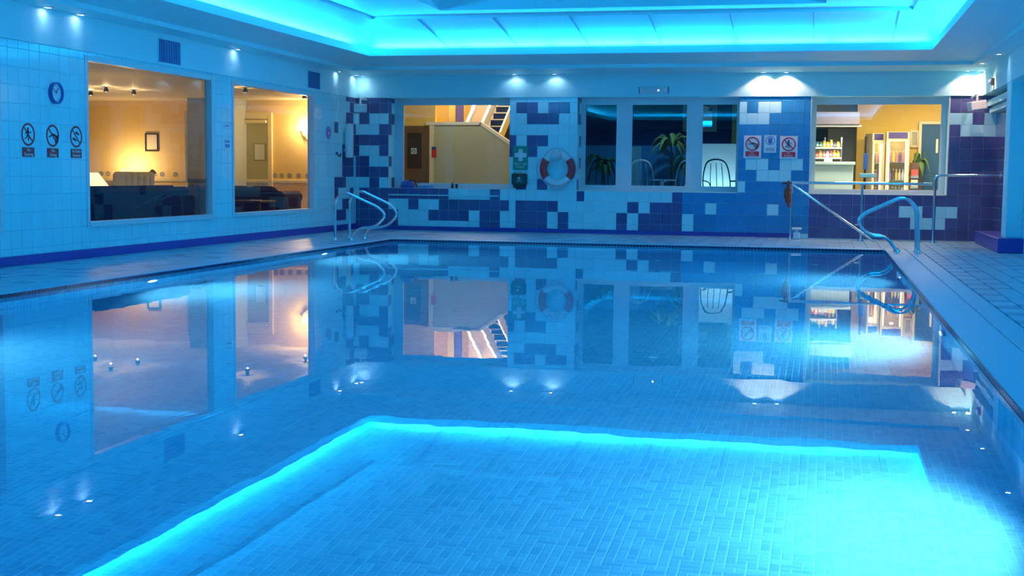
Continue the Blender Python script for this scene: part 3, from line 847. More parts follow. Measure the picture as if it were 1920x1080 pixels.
# notices on the pillar between the lounge windows
def notice(px, py, w_, h_, label, bars):
    p = leftpos(px, py)
    t = empty('notice', p, SR, label, 'notice')
    MB().rbox(-w_/2, -0.004, -h_/2, w_/2, 0, h_/2, 0.001).build('sheet', M['plastic_w'], t)
    for (zc, ww, hh, mt) in bars: MB().box(-ww/2, -0.006, zc-hh/2, ww/2, -0.004, zc+hh/2).build('print', M[mt], t)
notice(425, 236, 0.20, 0.085, 'small white notice with one dark line, on the pillar between the lounge windows', [(0, 0.11, 0.016, 'sign_b')])
notice(426, 271, 0.20, 0.17, 'white notice with blocks of blue print, lower one on the pillar between the lounge windows', [(0.045, 0.16, 0.03, 'grille'), (-0.02, 0.15, 0.045, 'grille')])
# oval badge, dark switch and hook beside the corner
p = leftpos(616, 249)
t = empty('oval_sign', p, SR, 'dark blue oval badge on the left wall beside the corner tiles', 'sign')
m = MB(); disc(m, 0.115, -0.006, (0, 0), 32, 0.0); m.build('disc', M['plastic_blue'], t)
m = MB(); annulus(m, 0.085, 0.092, -0.0075, -0.006); disc(m, 0.03, -0.0085, (0, -0.01), 16); m.build('emblem', M['sign_w'], t)
p = leftpos(631, 290)
t = empty('robe_hook', p, SR, 'small dark hook on the left wall by the corner', 'hook')
MB().box(-0.04, -0.02, 0.0, 0.04, 0, 0.05).build('base', M['plastic_blue'], t)
MB().tube(spline([(0, -0.02, 0.0), (0, -0.06, -0.03), (0, -0.08, 0.0), (0, -0.085, 0.03)]), 0.012, 6).build('prong', M['plastic_d'], t, True)

# speakers hung in the corners
def speaker(c, rz, tilt, sx, sz, back, label):
    t = empty('wall_speaker', c, rz, label, 'speaker')
    b = MB().rbox(-sx/2, -0.09, -sz/2, sx/2, 0.09, sz/2, 0.012).build('cabinet', M['plastic_w'], t); b.rotation_euler = (0, tilt, 0)
    g = MB().rbox(-sx/2+0.015, -0.097, -sz/2+0.012, sx/2-0.015, -0.089, sz/2-0.012, 0.004).build('grille', M['plastic_w'], b)
    MB().tube(fillet([(0, 0, sz*0.3), (0, 0, sz/2+0.10), (back[0], back[1], sz/2+0.10)], 0.03), 0.018, 8).build('bracket', M['plastic_w'], t, True)
p = onY(676, 203, D-0.35); speaker(p, 0.25, 0.0, 0.235, 0.15, (0.085, 0.325), 'white box speaker hanging in the left corner by the chequered tiles')
p = onY(1832, 198, D-0.9); speaker(p, 0.35, -0.16, 0.27, 0.15, (0.29, 0.80), 'white box speaker hanging in the right corner under a bright downlight')
# tall white round-topped tube standing in the left corner
p = onX(654, 290, XL+0.09)
t = empty('pole_cover', (XL+0.09, p.y, 1.38), 0, 'white round-topped tube fixed upright on the left wall in the corner', 'tube')
MB().lathe([(0.0, 0.0), (0.075, 0.005), (0.08, 0.30), (0.08, 0.50), (0.07, 0.57), (0.04, 0.62), (0.0, 0.635)], n=20).build('body', M['plastic_w'], t, True)
MB().box(-0.09, -0.05, 0.12, -0.05, 0.05, 0.16).build('clamp', M['plastic_w'], t); MB().box(-0.09, -0.05, 0.46, -0.05, 0.05, 0.50).build('clamp', M['plastic_w'], t)

# lifebuoy
c = onY(1045.5, 316.5, D-0.075)
t = empty('lifebuoy', c, 0, 'red and white lifebuoy with grab rope hanging on the tiled pier', 'lifebuoy')
R, rb = 0.265, 0.068
def torus_arc(a0, a1, r, n=18, mm=12):
    return [(R*math.cos(a0+(a1-a0)*i/n), 0, R*math.sin(a0+(a1-a0)*i/n)) for i in range(n+1)]
for (a0, a1, mt, nm) in ((-38, 38, 'buoy_r', 'red_band'), (38, 142, 'buoy_w', 'white_section'), (142, 218, 'buoy_r', 'red_band'), (218, 322, 'buoy_w', 'white_section')):
    MB().tube(torus_arc(math.radians(a0), math.radians(a1), rb), rb*(1.02 if mt == 'buoy_r' else 1), 14).build(nm, M[mt], t, True)
rp = []
for i in range(48):
    a = 2*PI*i/48; s = abs(math.sin(2*(a+PI/4)))
    rr_ = R+rb*0.9+0.045*s; rp.append((rr_*math.cos(a), -0.055-0.01*s, rr_*math.sin(a)))
MB().tube(rp, 0.008, 6, True).build('grab_rope', M['rope'], t, True)
MB().tube(spline([(-0.05, -0.07, R+0.07), (-0.12, -0.08, R-0.05), (-0.02, -0.085, R-0.13), (0.09, -0.08, R-0.04), (0.03, -0.075, R+0.07)]), 0.008, 6).build('throw_line', M['rope'], t, True)
MB().tube(spline([(-0.12, -0.06, -R-0.05), (-0.04, -0.08, -R-0.10), (0.08, -0.08, -R-0.09), (0.16, -0.06, -R-0.03)]), 0.008, 6).build('throw_line', M['rope'], t, True)

# first aid sign and kit
c = onY(976, 297, D-0.007)
t = empty('first_aid_sign', c, 0, 'green first aid point sign with a white cross on the tiled pier', 'sign')
hw, hh = 0.143, 0.215
MB().rbox(-hw, -0.004, -hh, hw, 0, hh, 0.001).build('plate', M['green'], t)
m = MB(); m.box(-0.11, -0.0055, 0.02, 0.11, -0.004, 0.10); m.box(-0.04, -0.0055, 0.10, 0.04, -0.004, 0.17); m.box(-0.04, -0.0055, -0.05, 0.04, -0.004, 0.02); m.build('cross', M['sign_w'], t)
lettering('FIRST AID', 0.058, M['sign_w'], t, (0, -0.006, -0.105)); lettering('POINT', 0.058, M['sign_w'], t, (0, -0.006, -0.160))
c = onY(974, 337, D-0.06)
t = empty('first_aid_kit', c, 0, 'dark green first aid case mounted below the first aid sign', 'first aid kit')
MB().rbox(-0.14, -0.055, -0.10, 0.14, 0.06, 0.12, 0.02).build('case', M['kit'], t)
MB().rbox(-0.11, -0.05, -0.15, 0.09, 0.05, -0.09, 0.012).build('lower_tray', M['kit'], t)
m = MB(); m.box(-0.028, -0.0565, 0.018, 0.028, -0.055, 0.034); m.box(-0.008, -0.0565, -0.002, 0.008, -0.055, 0.054); m.build('cross', M['sign_w'], t)
MB().box(-0.05, -0.0565, -0.03, 0.05, -0.055, -0.018).build('print', M['rope'], t)
for x in (-0.09, 0.01): MB().box(x-0.012, -0.02, 0.115, x+0.012, 0.02, 0.16).build('hanger', M['steel_p'], t)
# signs on the blue pier
c = onY(1411, 269.5, D-0.007)
wall_sign(c, 0, 0.122, 0.235, 0.09, 0.012, 'dive', ('No', 'Diving'), 'white no-diving sign with red ring, left one on the blue tiled pier', plate=(0.305, -0.255, 0.145))
c = onY(1479, 270.5, D-0.007)
wall_sign(c, 0, 0.122, 0.235, 0.09, 0.012, 'run', ('No', 'Running'), 'white no-running sign with red ring, right one on the blue tiled pier', plate=(0.305, -0.255, 0.145))
c = onY(1444, 270, D-0.007)
t = empty('hand_sign', c, 0, 'small pale notice with a blue hand emblem between the two prohibition signs', 'sign')
MB().rbox(-0.108, -0.004, -0.155, 0.108, 0, 0.155, 0.001).build('plate', M['paleblue'], t)
m = MB(); annulus(m, 0.068, 0.082, -0.0055, -0.004, (0, 0.06)); m.build('ring', M['grille'], t)
m = MB()
disc(m, 0.036, -0.0055, (0.0, 0.035), 14)
for k, (x, h) in enumerate(((-0.028, 0.045), (-0.010, 0.062), (0.010, 0.062), (0.028, 0.05))): m.box(x-0.008, -0.0056, 0.04, x+0.008, -0.004, 0.055+h)
m.build('hand_emblem', M['sign_b'], t)
MB().box(-0.075, -0.0055, -0.125, 0.075, -0.004, -0.065).build('print', M['deck_tile'], t)
# emergency light box on the back header
c = onY(1226, 169.5, D-0.03)
t = empty('emergency_light', c, 0, 'slim white emergency light box on the header above the middle window', 'light fitting')
MB().rbox(-0.25, -0.06, -0.055, 0.25, 0.005, 0.055, 0.012).build('housing', M['plastic_w'], t)
MB().rbox(-0.19, -0.068, -0.03, 0.19, -0.058, 0.03, 0.004).build('diffuser', M['paleblue'], t)
MB().box(-0.27, -0.03, -0.06, -0.25, 0.005, 0.06).build('end_cap', M['grille'], t); MB().box(0.25, -0.03, -0.06, 0.27, 0.005, 0.06).build('end_cap', M['grille'], t)
m = MB(); disc(m, 0.012, -0.07, (0.09, -0.005), 10); m.build('indicator', M['lamp_on'], t)
# sensor on the right header
c = onX(1864, 153, XH-0.002)
t = empty('motion_sensor', (XH, c.y, c.z), -PI/2, 'small dark motion sensor on the right header near the corner', 'sensor')
MB().rbox(-0.06, -0.05, -0.055, 0.06, 0, 0.055, 0.008).build('housing', M['plastic_d'], t)
MB().rbox(-0.045, -0.085, -0.035, 0.045, -0.045, 0.03, 0.012).build('lens', M['grille'], t)
# small fixture on the right wall
t = empty('wall_dispenser', (XR, 19.1, 1.42), -PI/2, 'small dark dispenser on the right wall beyond the pillar', 'dispenser')
MB().rbox(-0.09, -0.10, -0.14, 0.09, 0, 0.14, 0.015).build('housing', M['plastic_blue'], t)
MB().rbox(-0.03, -0.13, -0.05, 0.03, -0.10, -0.01, 0.006).build('lever', M['plastic_d'], t)

# ================================================================== RAILS
def rail(name, pts, r, label, cat='handrail', group=None, feet=(), bend=0.12):
    base = onZ(0, 0, 0) if False else Vector(pts[0])
    t = empty(name, (pts[0][0], pts[0][1], DZ), 0, label, cat, group)
    o = Vector((pts[0][0], pts[0][1], DZ))
    MB().tube([p-o for p in fillet(pts, bend, 7)], r, 12).build('tube', M['chrome'], t, True)
    for f_ in feet:
        q = Vector(f_)-o
        MB().lathe([(0.055, 0.0), (0.055, 0.008), (0.03, 0.014), (0.024, 0.05)], (q.x, q.y, 0), 16).build('foot_flange', M['chrome'], t, True)
    return t
def P3(lst, Y): return [onY(x, y, Y) for x, y in lst]
def grab(pxs, Y, label):
    pts = P3(pxs, Y); pts[0].z = DZ; pts[-1].z = DZ
    return rail('grab_rail', pts, 0.021, label, 'grab rail', 'chrome pool grab rails', (pts[0], pts[-1]), 0.13)
YA, YB = 19.3, 19.85
grab([(628.6, 452), (628.6, 374), (646, 359.5), (710, 389), (724, 404), (704, 426.5), (671, 427.5), (659, 452)], YA, 'bent chrome grab rail at the left rear pool corner, nearer one')
grab([(655.5, 449), (655.5, 372), (674, 356), (733, 384), (746.5, 402), (727, 424), (691, 428), (684, 449)], YB, 'bent chrome grab rail at the left rear pool corner, farther one')
YR1, YR2 = 19.35, 19.85
RR = [(1722, 476), (1722, 390), (1698, 368), (1622, 401), (1608, 416), (1629, 443), (1664, 444), (1684, 476)]
grab(RR, YR1, 'bent chrome grab rail at the right rear pool corner, nearer one')
off = Vector((0, YR2-YR1, 0))
pts = [p+off for p in P3(RR, YR1)]; pts[0].z = DZ; pts[-1].z = DZ
rail('grab_rail', pts, 0.021, 'bent chrome grab rail at the right rear pool corner, farther one', 'grab rail', 'chrome pool grab rails', (pts[0], pts[-1]), 0.13)
# wall-side handrail with posts
YH = 22.72
a = onY(1484.5, 342.5, YH); b = onY(1748, 345.5, YH); zt = (a.z+b.z)/2
t = empty('handrail', (a.x, YH, DZ), 0, 'long steel handrail on posts in front of the right window', 'handrail')
def rel(*p): return [Vector(q)-Vector((a.x, YH, DZ)) for q in p]
MB().tube(rel((a.x, YH, zt), (b.x, YH, zt)), 0.024, 12).build('top_rail', M['chrome'], t, True)
xm = onY(1613.5, 450, YH).x
for x in (a.x, xm):
    MB().tube(rel((x, YH, DZ), (x, YH, zt)), 0.022, 12).build('post', M['chrome'], t, True)
    MB().lathe([(0.06, 0.0), (0.06, 0.008), (0.03, 0.014), (0.024, 0.05)], (x-a.x, 0, 0), 16).build('foot_flange', M['chrome'], t, True)
s0 = onY(1487, 347, YH-0.06); s1 = onY(1640, 453, YH-0.06)
s1.z = DZ
MB().tube(rel(s0, s1), 0.02, 10).build('sloping_rail', M['chrome'], t, True)
MB().tube(rel((xm, YH, onY(1613, 421, YH).z), (xm-0.10, YH-0.06, onY(1605, 421, YH).z)), 0.012, 8).build('bracket', M['chrome'], t, True)
c0 = onY(1749, 456, YH); c1 = onY(1752, 328.5, YH)
pts = [(c0.x, YH, DZ), (c0.x, YH, c1.z), (XR-0.006, YH, c1.z)]
t = rail('handrail', pts, 0.024, 'steel handrail bent from a post into the right corner wall', 'handrail', None, (pts[0],), 0.10)
MB().lathe([(0.045, 0.0), (0.045, -0.01), (0.025, -0.02)], (XR-0.006-c0.x, 0, c1.z-DZ), 16, 'x').build('wall_flange', M['chrome'], t, True)
# red cloth hanging on the rail end
c = onY(1477, 342, YH)
t = empty('hanging_strap', (a.x-0.055, YH-0.055, zt), 0, 'red-brown cloth bundle hanging from the handrail end', 'cloth')
MB().tube(spline([(0.0, 0, 0.03), (0.0, -0.02, -0.06), (-0.015, -0.02, -0.18), (0.005, -0.02, -0.30), (0.02, -0.02, -0.42)], 5), [0.012]+[0.02]*3+[0.03]*3+[0.05]*4+[0.055]*3+[0.045]*3+[0.02]*4, 8).build('bundle', M['cloth_red'], t, True)
MB().tube([(-0.10, 0, -0.01), (0.055, 0, 0.0)], 0.014, 8).build('toggle', M['plastic_d'], t)
# small dispenser box at the foot of the first post
c = onY(1493, 447, YH+0.25)
t = empty('floor_box', (c.x, YH+0.3, DZ), 0, 'small pale bottle-shaped box on the floor behind the first handrail post', 'box')
MB().rbox(-0.06, -0.05, 0, 0.06, 0.05, 0.12, 0.015).build('body', M['paleblue'], t); MB().rbox(-0.09, -0.06, 0.16, 0.09, 0.06, 0.20, 0.015).build('cap', M['paleblue'], t); MB().box(-0.02, -0.02, 0.11, 0.02, 0.02, 0.17).build('neck', M['paleblue'], t)
# things on the first sill
c = onY(764, 350, D+0.12)
t = empty('sports_bag', (c.x, D+0.14, SILL), 0.3, 'dark blue soft bag lying on the sill of the first window', 'bag')
MB().lathe([(0.0, 0.0), (0.13, 0.0), (0.15, 0.05), (0.12, 0.11), (0.06, 0.15), (0.0, 0.16)], n=14).build('body', M['plastic_blue'], t, True)
MB().tube(spline([(0.02, -0.05, 0.15), (0.12, -0.06, 0.13), (0.17, -0.05, 0.04), (0.19, -0.05, 0.01)]), 0.016, 6).build('strap', M['plastic_d'], t, True)
c = onY(790, 351, D+0.1)
t = empty('towel', (c.x+0.09, D+0.12, SILL), 0.1, 'blue folded towel beside the bag on the sill', 'towel')
MB().rbox(-0.15, -0.07, 0, 0.15, 0.07, 0.03, 0.008).build('fold', M['blue_panel'], t); MB().rbox(-0.14, -0.065, 0.03, 0.13, 0.065, 0.052, 0.008).build('fold', M['blue_panel'], t)
for px, lab in ((848, 'small dark bottle standing on the first window sill'), (856, 'smaller dark cup on the first window sill')):
    c = onY(px, 350, D+0.15); h = 0.12 if px == 848 else 0.085
    t = empty('bottle' if px == 848 else 'cup', (c.x, D+0.16, SILL), 0, lab, 'bottle' if px == 848 else 'cup')
    MB().lathe([(0.0, 0), (0.026, 0.0), (0.026, h*0.6), (0.012, h*0.8), (0.012, h)] if px == 848 else [(0.0, 0), (0.022, 0.0), (0.028, h)], n=12).build('body', M['plastic_d'], t, True)

# ================================================================== DOWNLIGHTS
def downlight(x, y, label, power, color, angle, tilt=(0, 0), lens='lamp_on', blend=0.35, z=HT):
    t = empty('downlight', (x, y, z), 0, label, 'downlight', 'recessed downlights in the soffit')
    m = MB(); m.lathe([(0.055, 0.0), (0.055, -0.008), (0.036, -0.012), (0.034, 0.0)], n=20); m.build('bezel', M['steel_p'], t, True)
    MB().lathe([(0.0, -0.004), (0.034, -0.004)], n=16).build('lens', M[lens], t)
    s = spot_light('downlight_beam', (0, 0, -0.015), (tilt[0], tilt[1], -1), power, color, angle, blend, 0.015)
    s.parent = t
CW = (0.62, 0.80, 1.0)
for px, lab in ((77, 'recessed downlight above the clock end of the left wall'), (138, 'recessed downlight above the near edge of the large lounge window'), (435, 'recessed downlight above the pillar between the lounge windows'),
                (627, 'recessed downlight left of the rear left corner'), (659, 'recessed downlight in the rear left corner')):
    y = onX(px, 60 if px < 200 else 110 if px < 500 else 160, XL).y
    downlight(XL+0.10, y, lab, 0.9 if px < 600 else 0.8, CW, 46, (-0.13, 0))
for px, lab, pw, col, ang in ((684, 'recessed downlight above the white corner speaker', 2.5, CW, 80),
                    (968, 'left recessed downlight of the pair above the lifebuoy pier', 2.4, CW, 128), (1043, 'right recessed downlight of the pair above the lifebuoy pier', 2.4, CW, 128),
                    (1432, 'left warm downlight of the pair above the sign pier', 36.0, WARM, 126), (1474, 'right warm downlight of the pair above the sign pier', 36.0, WARM, 126),
                    (1812, 'warm downlight left of the right corner speaker', 30.0, WARM, 120), (1838, 'warm downlight in the rear right corner', 36.0, WARM, 126)):
    x = bx(px, 160)
    downlight(x, D-0.16, lab, pw, col, ang, (0, 0.12), 'lamp_warm' if pw > 50 else 'lamp_on')
for y, lab in ((20.4, 'recessed downlight in the right soffit over the plinth'), (17.6, 'recessed downlight in the right soffit beyond the pillar')):
    downlight(2.45, y, lab, 3.0, CW, 70, (0.25, 0))
downlight(2.40, 22.0, 'warm downlight in the right soffit by the corner', 44.0, WARM, 110, (-0.1, 0.22), 'lamp_warm')

# ================================================================== ROOMS BEHIND THE GLASS
YI = D+REC+0.14                  # inner face of the back wall
# ---- lounge beyond the left wall
YF = 26.0; LC = 2.62
lo = empty('wall_lounge', (0, 0, 0), kind='structure')
MB().box(-18.2, YF, -0.1, -9.6, YF+0.15, LC+0.1).build('far_wall', M['ochre'], lo)
MB().box(-18.2, 7.8, -0.1, -18.0, YF, LC+0.1).build('outer_wall', M['ochre'], lo)
MB().box(-18.0, 7.6, -0.1, XL-TH, 7.8, LC+0.1).build('end_wall', M['ochre'], lo)
MB().box(-9.7, YI+0.02, -0.1, -9.6, YF, LC+0.1).build('return_wall', M['ochre'], lo)
MB().box(-9.6, YI+0.0, -0.1, XL-TH, YI+0.1, LC+0.1).build('return_wall', M['ochre'], lo)
MB().box(-18.2, 7.6, LC, XL-TH, YF+0.1, LC+0.12).build('ceiling_lounge', M['cream'], kind='structure')
MB().box(-18.2, 7.6, -0.12, XL-TH, YF+0.1, 0.0).build('floor_lounge', M['floor_in'], kind='structure')
# dado rail and darker pier between the two views
z_d = 0.90
MB().rbox(-18.0, YF-0.03, z_d-0.03, -9.7, YF, z_d+0.04, 0.008).build('trim_9', M['cream'], kind='structure')
xg0, xg1 = onY(352, 300, 25.2).x, onY(432, 300, 25.2).x
pg = MB().box(xg0, 25.2, 0, xg1, YF, LC).build('wall_pier', mat('pool_lit_blue_grey', (0.42, 0.52, 0.64), 0.7, var=0.1), kind='structure')  # blue pool light on the pier, put into its base colour
MB().rbox(xg0-0.005, 25.17, z_d-0.03, xg1+0.005, 25.2, z_d+0.04, 0.008).build('dado_rail', M['grille'], pg)
MB().rbox(xg0-0.05, 25.16, z_d, xg0, 25.24, 2.36, 0.008).build('corner_post', M['plastic_w'], pg)
# stencilled rosettes above the dado
def rosette(x, y, z):
    t = empty('wall_rosette', (x, y, z), 0, 'small blue-grey stencilled rosette above the lounge dado rail', 'decoration', 'stencilled rosettes on the lounge wall')
    m = MB(); annulus(m, 0.03, 0.05, -0.004, 0, (0, 0), 12); disc(m, 0.014, -0.004, (0, 0), 8); m.build('print', M['grille'], t)
for px in (190, 203, 290, 304, 329): rosette(onY(px, 330, YF).x, YF-0.001, 1.03)
for px in (516, 528, 543, 560, 577): rosette(onY(px, 331, YF).x, YF-0.001, 1.03)
# framed picture
a, b = onY(272.5, 250, YF), onY(297.5, 284, YF)
t = empty('wall_picture', ((a.x+b.x)/2, YF, (a.z+b.z)/2), 0, 'thin dark framed picture on the yellow lounge wall', 'picture')
hw, hh = (b.x-a.x)/2, (a.z-b.z)/2
m = MB(); e = 0.028
m.box(-hw, -0.025, -hh, -hw+e, 0, hh); m.box(hw-e, -0.025, -hh, hw, 0, hh); m.box(-hw+e, -0.025, hh-e, hw-e, 0, hh); m.box(-hw+e, -0.025, -hh, hw-e, 0, -hh+e)
m.build('frame', M['wood_d'], t); MB().box(-hw+e, -0.008, -hh+e, hw-e, 0, hh-e).build('print', M['cream'], t)
# doorway in the far lounge wall
dx0, dx1 = -12.35, onY(503, 260, YF-0.02).x
dw = empty('door_1', (dx0, YF, 0), kind='structure')
MB().box(0, -0.012, 0, dx1-dx0, -0.002, 2.22).build('opening_panel', M['olive'], dw)
MB().rbox(dx1-dx0, -0.06, 0, dx1-dx0+0.10, 0.0, 2.36, 0.01).build('jamb', M['cream'], dw)
MB().rbox(0, -0.06, 2.22, dx1-dx0, 0.0, 2.36, 0.01).build('head', M['cream'], dw)
MB().rbox(0.02, -0.10, 2.13, dx1-dx0-0.02, -0.02, 2.20, 0.01).build('blind_box', M['cream'], dw)
a = onY(487, 285, YF-0.03)
t = empty('notice_board', (a.x, YF-0.012, a.z), 0, 'pale framed notice in the lounge doorway', 'notice')
MB().rbox(-0.13, -0.02, -0.18, 0.13, 0, 0.18, 0.004).build('frame', M['wood_brown'], t); MB().box(-0.115, -0.022, -0.165, 0.115, -0.018, 0.165).build('sheet', M['paleblue'], t)
a = onY(442, 312, YF-0.03)
t = empty('poster', (a.x, YF-0.012, a.z), 0, 'tall dull red poster at the edge of the lounge doorway', 'poster')
MB().rbox(-0.10, -0.012, -0.29, 0.10, 0, 0.29, 0.002).build('sheet', mat('dull_red_paper', (0.32, 0.09, 0.05), 0.7, var=0.15), t)
MB().box(-0.08, -0.014, 0.08, 0.08, -0.012, 0.20).build('print', M['wood_brown'], t)
# sofas and chairs
def sofa(loc, rz, L, depth, hgt, material, label, arms=True):
    t = empty('sofa', loc, rz, label, 'sofa')
    m = MB().rbox(-L/2, -depth/2, 0.10, L/2, depth/2, 0.44, 0.05); m.build('base', material, t)
    n = max(1, int(round(L/0.75)))
    for k in range(n):
        x0, x1 = -L/2+0.16+k*(L-0.32)/n, -L/2+0.16+(k+1)*(L-0.32)/n
        MB().rbox(x0+0.01, -depth/2-0.02, 0.42, x1-0.01, depth/2-0.2, 0.56, 0.05).build('seat_cushion', material, t)
        MB().rbox(x0+0.01, depth/2-0.34, 0.54, x1-0.01, depth/2-0.12, hgt+0.02, 0.07).build('back_cushion', material, t)
    MB().rbox(-L/2+0.05, depth/2-0.16, 0.10, L/2-0.05, depth/2+0.02, hgt, 0.06).build('backrest', material, t)
    for s in (-1, 1):
        a = MB().rbox(s*L/2-0.12, -depth/2, 0.10, s*L/2+0.12, depth/2-0.02, 0.58, 0.04).build('arm', material, t)
        MB().tube([(s*L/2, -depth/2-0.02, 0.60), (s*L/2, depth/2, 0.60)], 0.13, 14).build('arm_roll', material, a, True)
    for sx in (-1, 1):
        for sy in (-1, 1): MB().lathe([(0.025, 0), (0.035, 0.11)], (sx*(L/2-0.08), sy*(depth/2-0.1), 0), 10).build('leg', M['wood_d'], t)
    return t
# back of the long sofa faces the pool: its length runs along y
sofa((-10.15, 17.55, 0), -PI/2, 2.75, 0.95, 0.86, M['navy_fabric'], 'long navy sofa seen from behind through the larger lounge window')
sofa((-10.5, 20.35, 0), -PI/2, 0.95, 0.9, 0.86, M['brown_fabric'], 'dark grey-brown armchair at the far end of the navy sofa')
p = onY(528, 390, 24.3)
sofa((p.x-1.0, 24.6, 0), PI, 2.0, 0.9, 0.80, M['navy_fabric'], 'navy sofa with a rolled arm seen through the smaller lounge window')
# fluted cream chair
pa, pb = onX(210, 322, -12.3), onX(277, 322, -12.3)
cy = (pa.y+pb.y)/2; cw = (pb.y-pa.y)
t = empty('fluted_chair', (-12.3, cy, 0), -PI/2, 'cream tub chair with a fluted back behind the navy sofa', 'chair')
zt2 = onX(245, 322, -12.3).z
n = 6
for k in range(n):
    x0 = -cw/2+k*cw/n
    MB().tube([(x0+cw/n/2, 0.05, 0.35), (x0+cw/n/2, 0.08, zt2-0.05), (x0+cw/n/2, 0.08, zt2)], [cw/n*0.52, cw/n*0.5, cw/n*0.30], 10).build('back_flute', M['cream_fabric'], t, True)
MB().rbox(-cw/2, -0.55, 0.2, cw/2, 0.05, 0.46, 0.05).build('seat', M['cream_fabric'], t)
MB().tube(spline([(cw/2+0.02, 0.06, zt2-0.22), (cw/2+0.03, -0.1, zt2-0.26), (cw/2+0.03, -0.45, zt2-0.34)]), 0.05, 8).build('arm', M['cream_fabric'], t, True)
MB().tube(spline([(-cw/2-0.04, 0.10, zt2+0.01), (-cw/2-0.05, 0.04, zt2-0.06), (-cw/2-0.05, -0.02, zt2-0.30), (-cw/2-0.04, -0.40, zt2-0.36)]), 0.055, 8).build('arm', M['wood_brown'], t, True)
for sx in (-1, 1):
    for sy in (-0.5, 0.0): MB().lathe([(0.02, 0), (0.03, 0.22)], (sx*(cw/2-0.06), sy, 0), 8).build('leg', M['wood_d'], t)
# table lamps
def table_lamp(loc, label, power, zshade, r=0.2):
    t = empty('table_lamp', loc, 0, label, 'lamp')
    MB().lathe([(0.0, 0), (0.10, 0), (0.10, 0.02), (0.03, 0.04), (0.05, 0.18), (0.02, 0.30), (0.02, zshade)], n=16).build('base', M['wood_brown'], t, True)
    m = MB(); nseg = 20
    for i in range(nseg):
        a0, a1 = 2*PI*i/nseg, 2*PI*(i+1)/nseg
        m.quad((r*math.cos(a0), r*math.sin(a0), zshade), (r*math.cos(a1), r*math.sin(a1), zshade), (r*.5*math.cos(a1), r*.5*math.sin(a1), zshade+0.24), (r*.5*math.cos(a0), r*.5*math.sin(a0), zshade+0.24))
    m.build('lamp_shade', M['shade'], t, True)
    l = point_light('lamp_bulb', (0, 0, zshade+0.27), power, (1.0, 0.68, 0.32), 0.04); l.parent = t
    return t
def side_table(loc, w_, h_, label):
    t = empty('side_table', loc, 0, label, 'table')
    MB().rbox(-w_/2, -w_/2, h_-0.04, w_/2, w_/2, h_, 0.008).build('top', M['wood_d'], t)
    for sx in (-1, 1):
        for sy in (-1, 1): MB().box(sx*(w_/2-0.05)-0.025, sy*(w_/2-0.05)-0.025, 0, sx*(w_/2-0.05)+0.025, sy*(w_/2-0.05)+0.025, h_-0.04).build('leg', M['wood_d'], t)
p = onY(236, 330, 25.55)
side_table((p.x, 25.55, 0), 0.5, 0.55, 'dark side table hidden behind the cream chair')
table_lamp((p.x, 25.55, 0.55), 'glowing table lamp behind the cream chair, lighting the yellow wall', 52.0, 0.34, 0.19)
p = onX(166, 330, -11.6)
side_table((-11.6, p.y-0.05, 0), 0.5, 0.52, 'dark side table at the left edge of the larger lounge window')
table_lamp((-11.6, p.y-0.05, 0.52), 'table lamp with a wide cone shade at the left edge of the larger lounge window', 26.0, 0.30, 0.36)
p = onY(470, 385, 23.6)
side_table((p.x, 23.6, 0), 0.75, 0.55, 'dark low table seen through the smaller lounge window')
t = empty('table_napkin', (p.x+0.15, 23.5, 0.55), 0.2, 'white paper lying on the dark low table', 'paper'); MB().rbox(-0.11, -0.08, 0, 0.11, 0.08, 0.012, 0.003).build('sheet', M['sign_w'], t)
# wall sconce that floods the corner
p = onY(578, 245, YF)
t = empty('wall_sconce', (p.x-0.02, YF, p.z-0.05), 0, 'bright half-bowl wall light at the right edge of the smaller lounge window', 'wall light')
m = MB(); ns = 14
for i in range(ns):
    a0, a1 = PI+PI*i/ns, PI+PI*(i+1)/ns
    for (r0_, z0_, r1_, z1_) in ((0.02, -0.10, 0.10, -0.04), (0.10, -0.04, 0.13, 0.06)):
        m.quad((r0_*math.cos(a0), r0_*math.sin(a0)-0.005, z0_), (r0_*math.cos(a1), r0_*math.sin(a1)-0.005, z0_), (r1_*math.cos(a1), r1_*math.sin(a1)-0.005, z1_), (r1_*math.cos(a0), r1_*math.sin(a0)-0.005, z1_))
m.build('bowl', M['shade'], t, True); MB().box(-0.05, -0.01, -0.08, 0.05, 0, 0.04).build('wall_plate', M['steel_p'], t)
l = point_light('sconce_bulb', (0, -0.17, 0.10), 46.0, (1.0, 0.70, 0.34), 0.05); l.parent = t
# ceiling spots of the lounge
def ceiling_spot(x, y, label, power=7.5):
    t = empty('ceiling_spot', (x, y, LC), 0, label, 'spotlight', 'small ceiling spots in the lounge')
    MB().lathe([(0.05, 0), (0.05, -0.01), (0.035, -0.012)], n=14).build('plate', M['steel_p'], t); MB().lathe([(0.02, -0.01), (0.045, -0.05), (0.045, -0.09), (0.0, -0.09)], n=14).build('head', M['plastic_d'], t, True)
    l = point_light('spot_bulb', (0, 0, -0.13), power, (1.0, 0.72, 0.38), 0.012); l.parent = t
for px, py, lab in ((170, 175, 'ceiling spot at the near edge of the larger lounge window'), (199, 168, 'dark ceiling spot nearest the pool in the lounge'), (251, 173, 'ceiling spot in the middle of the lounge'), (460, 169, 'ceiling spot over the dark low table'), (571, 181, 'ceiling spot beside the bright wall light')):
    d = ray(px, py); s = (LC-0.05-HC)/d.z; ceiling_spot(d.x*s, min(d.y*s, 25.7), lab)

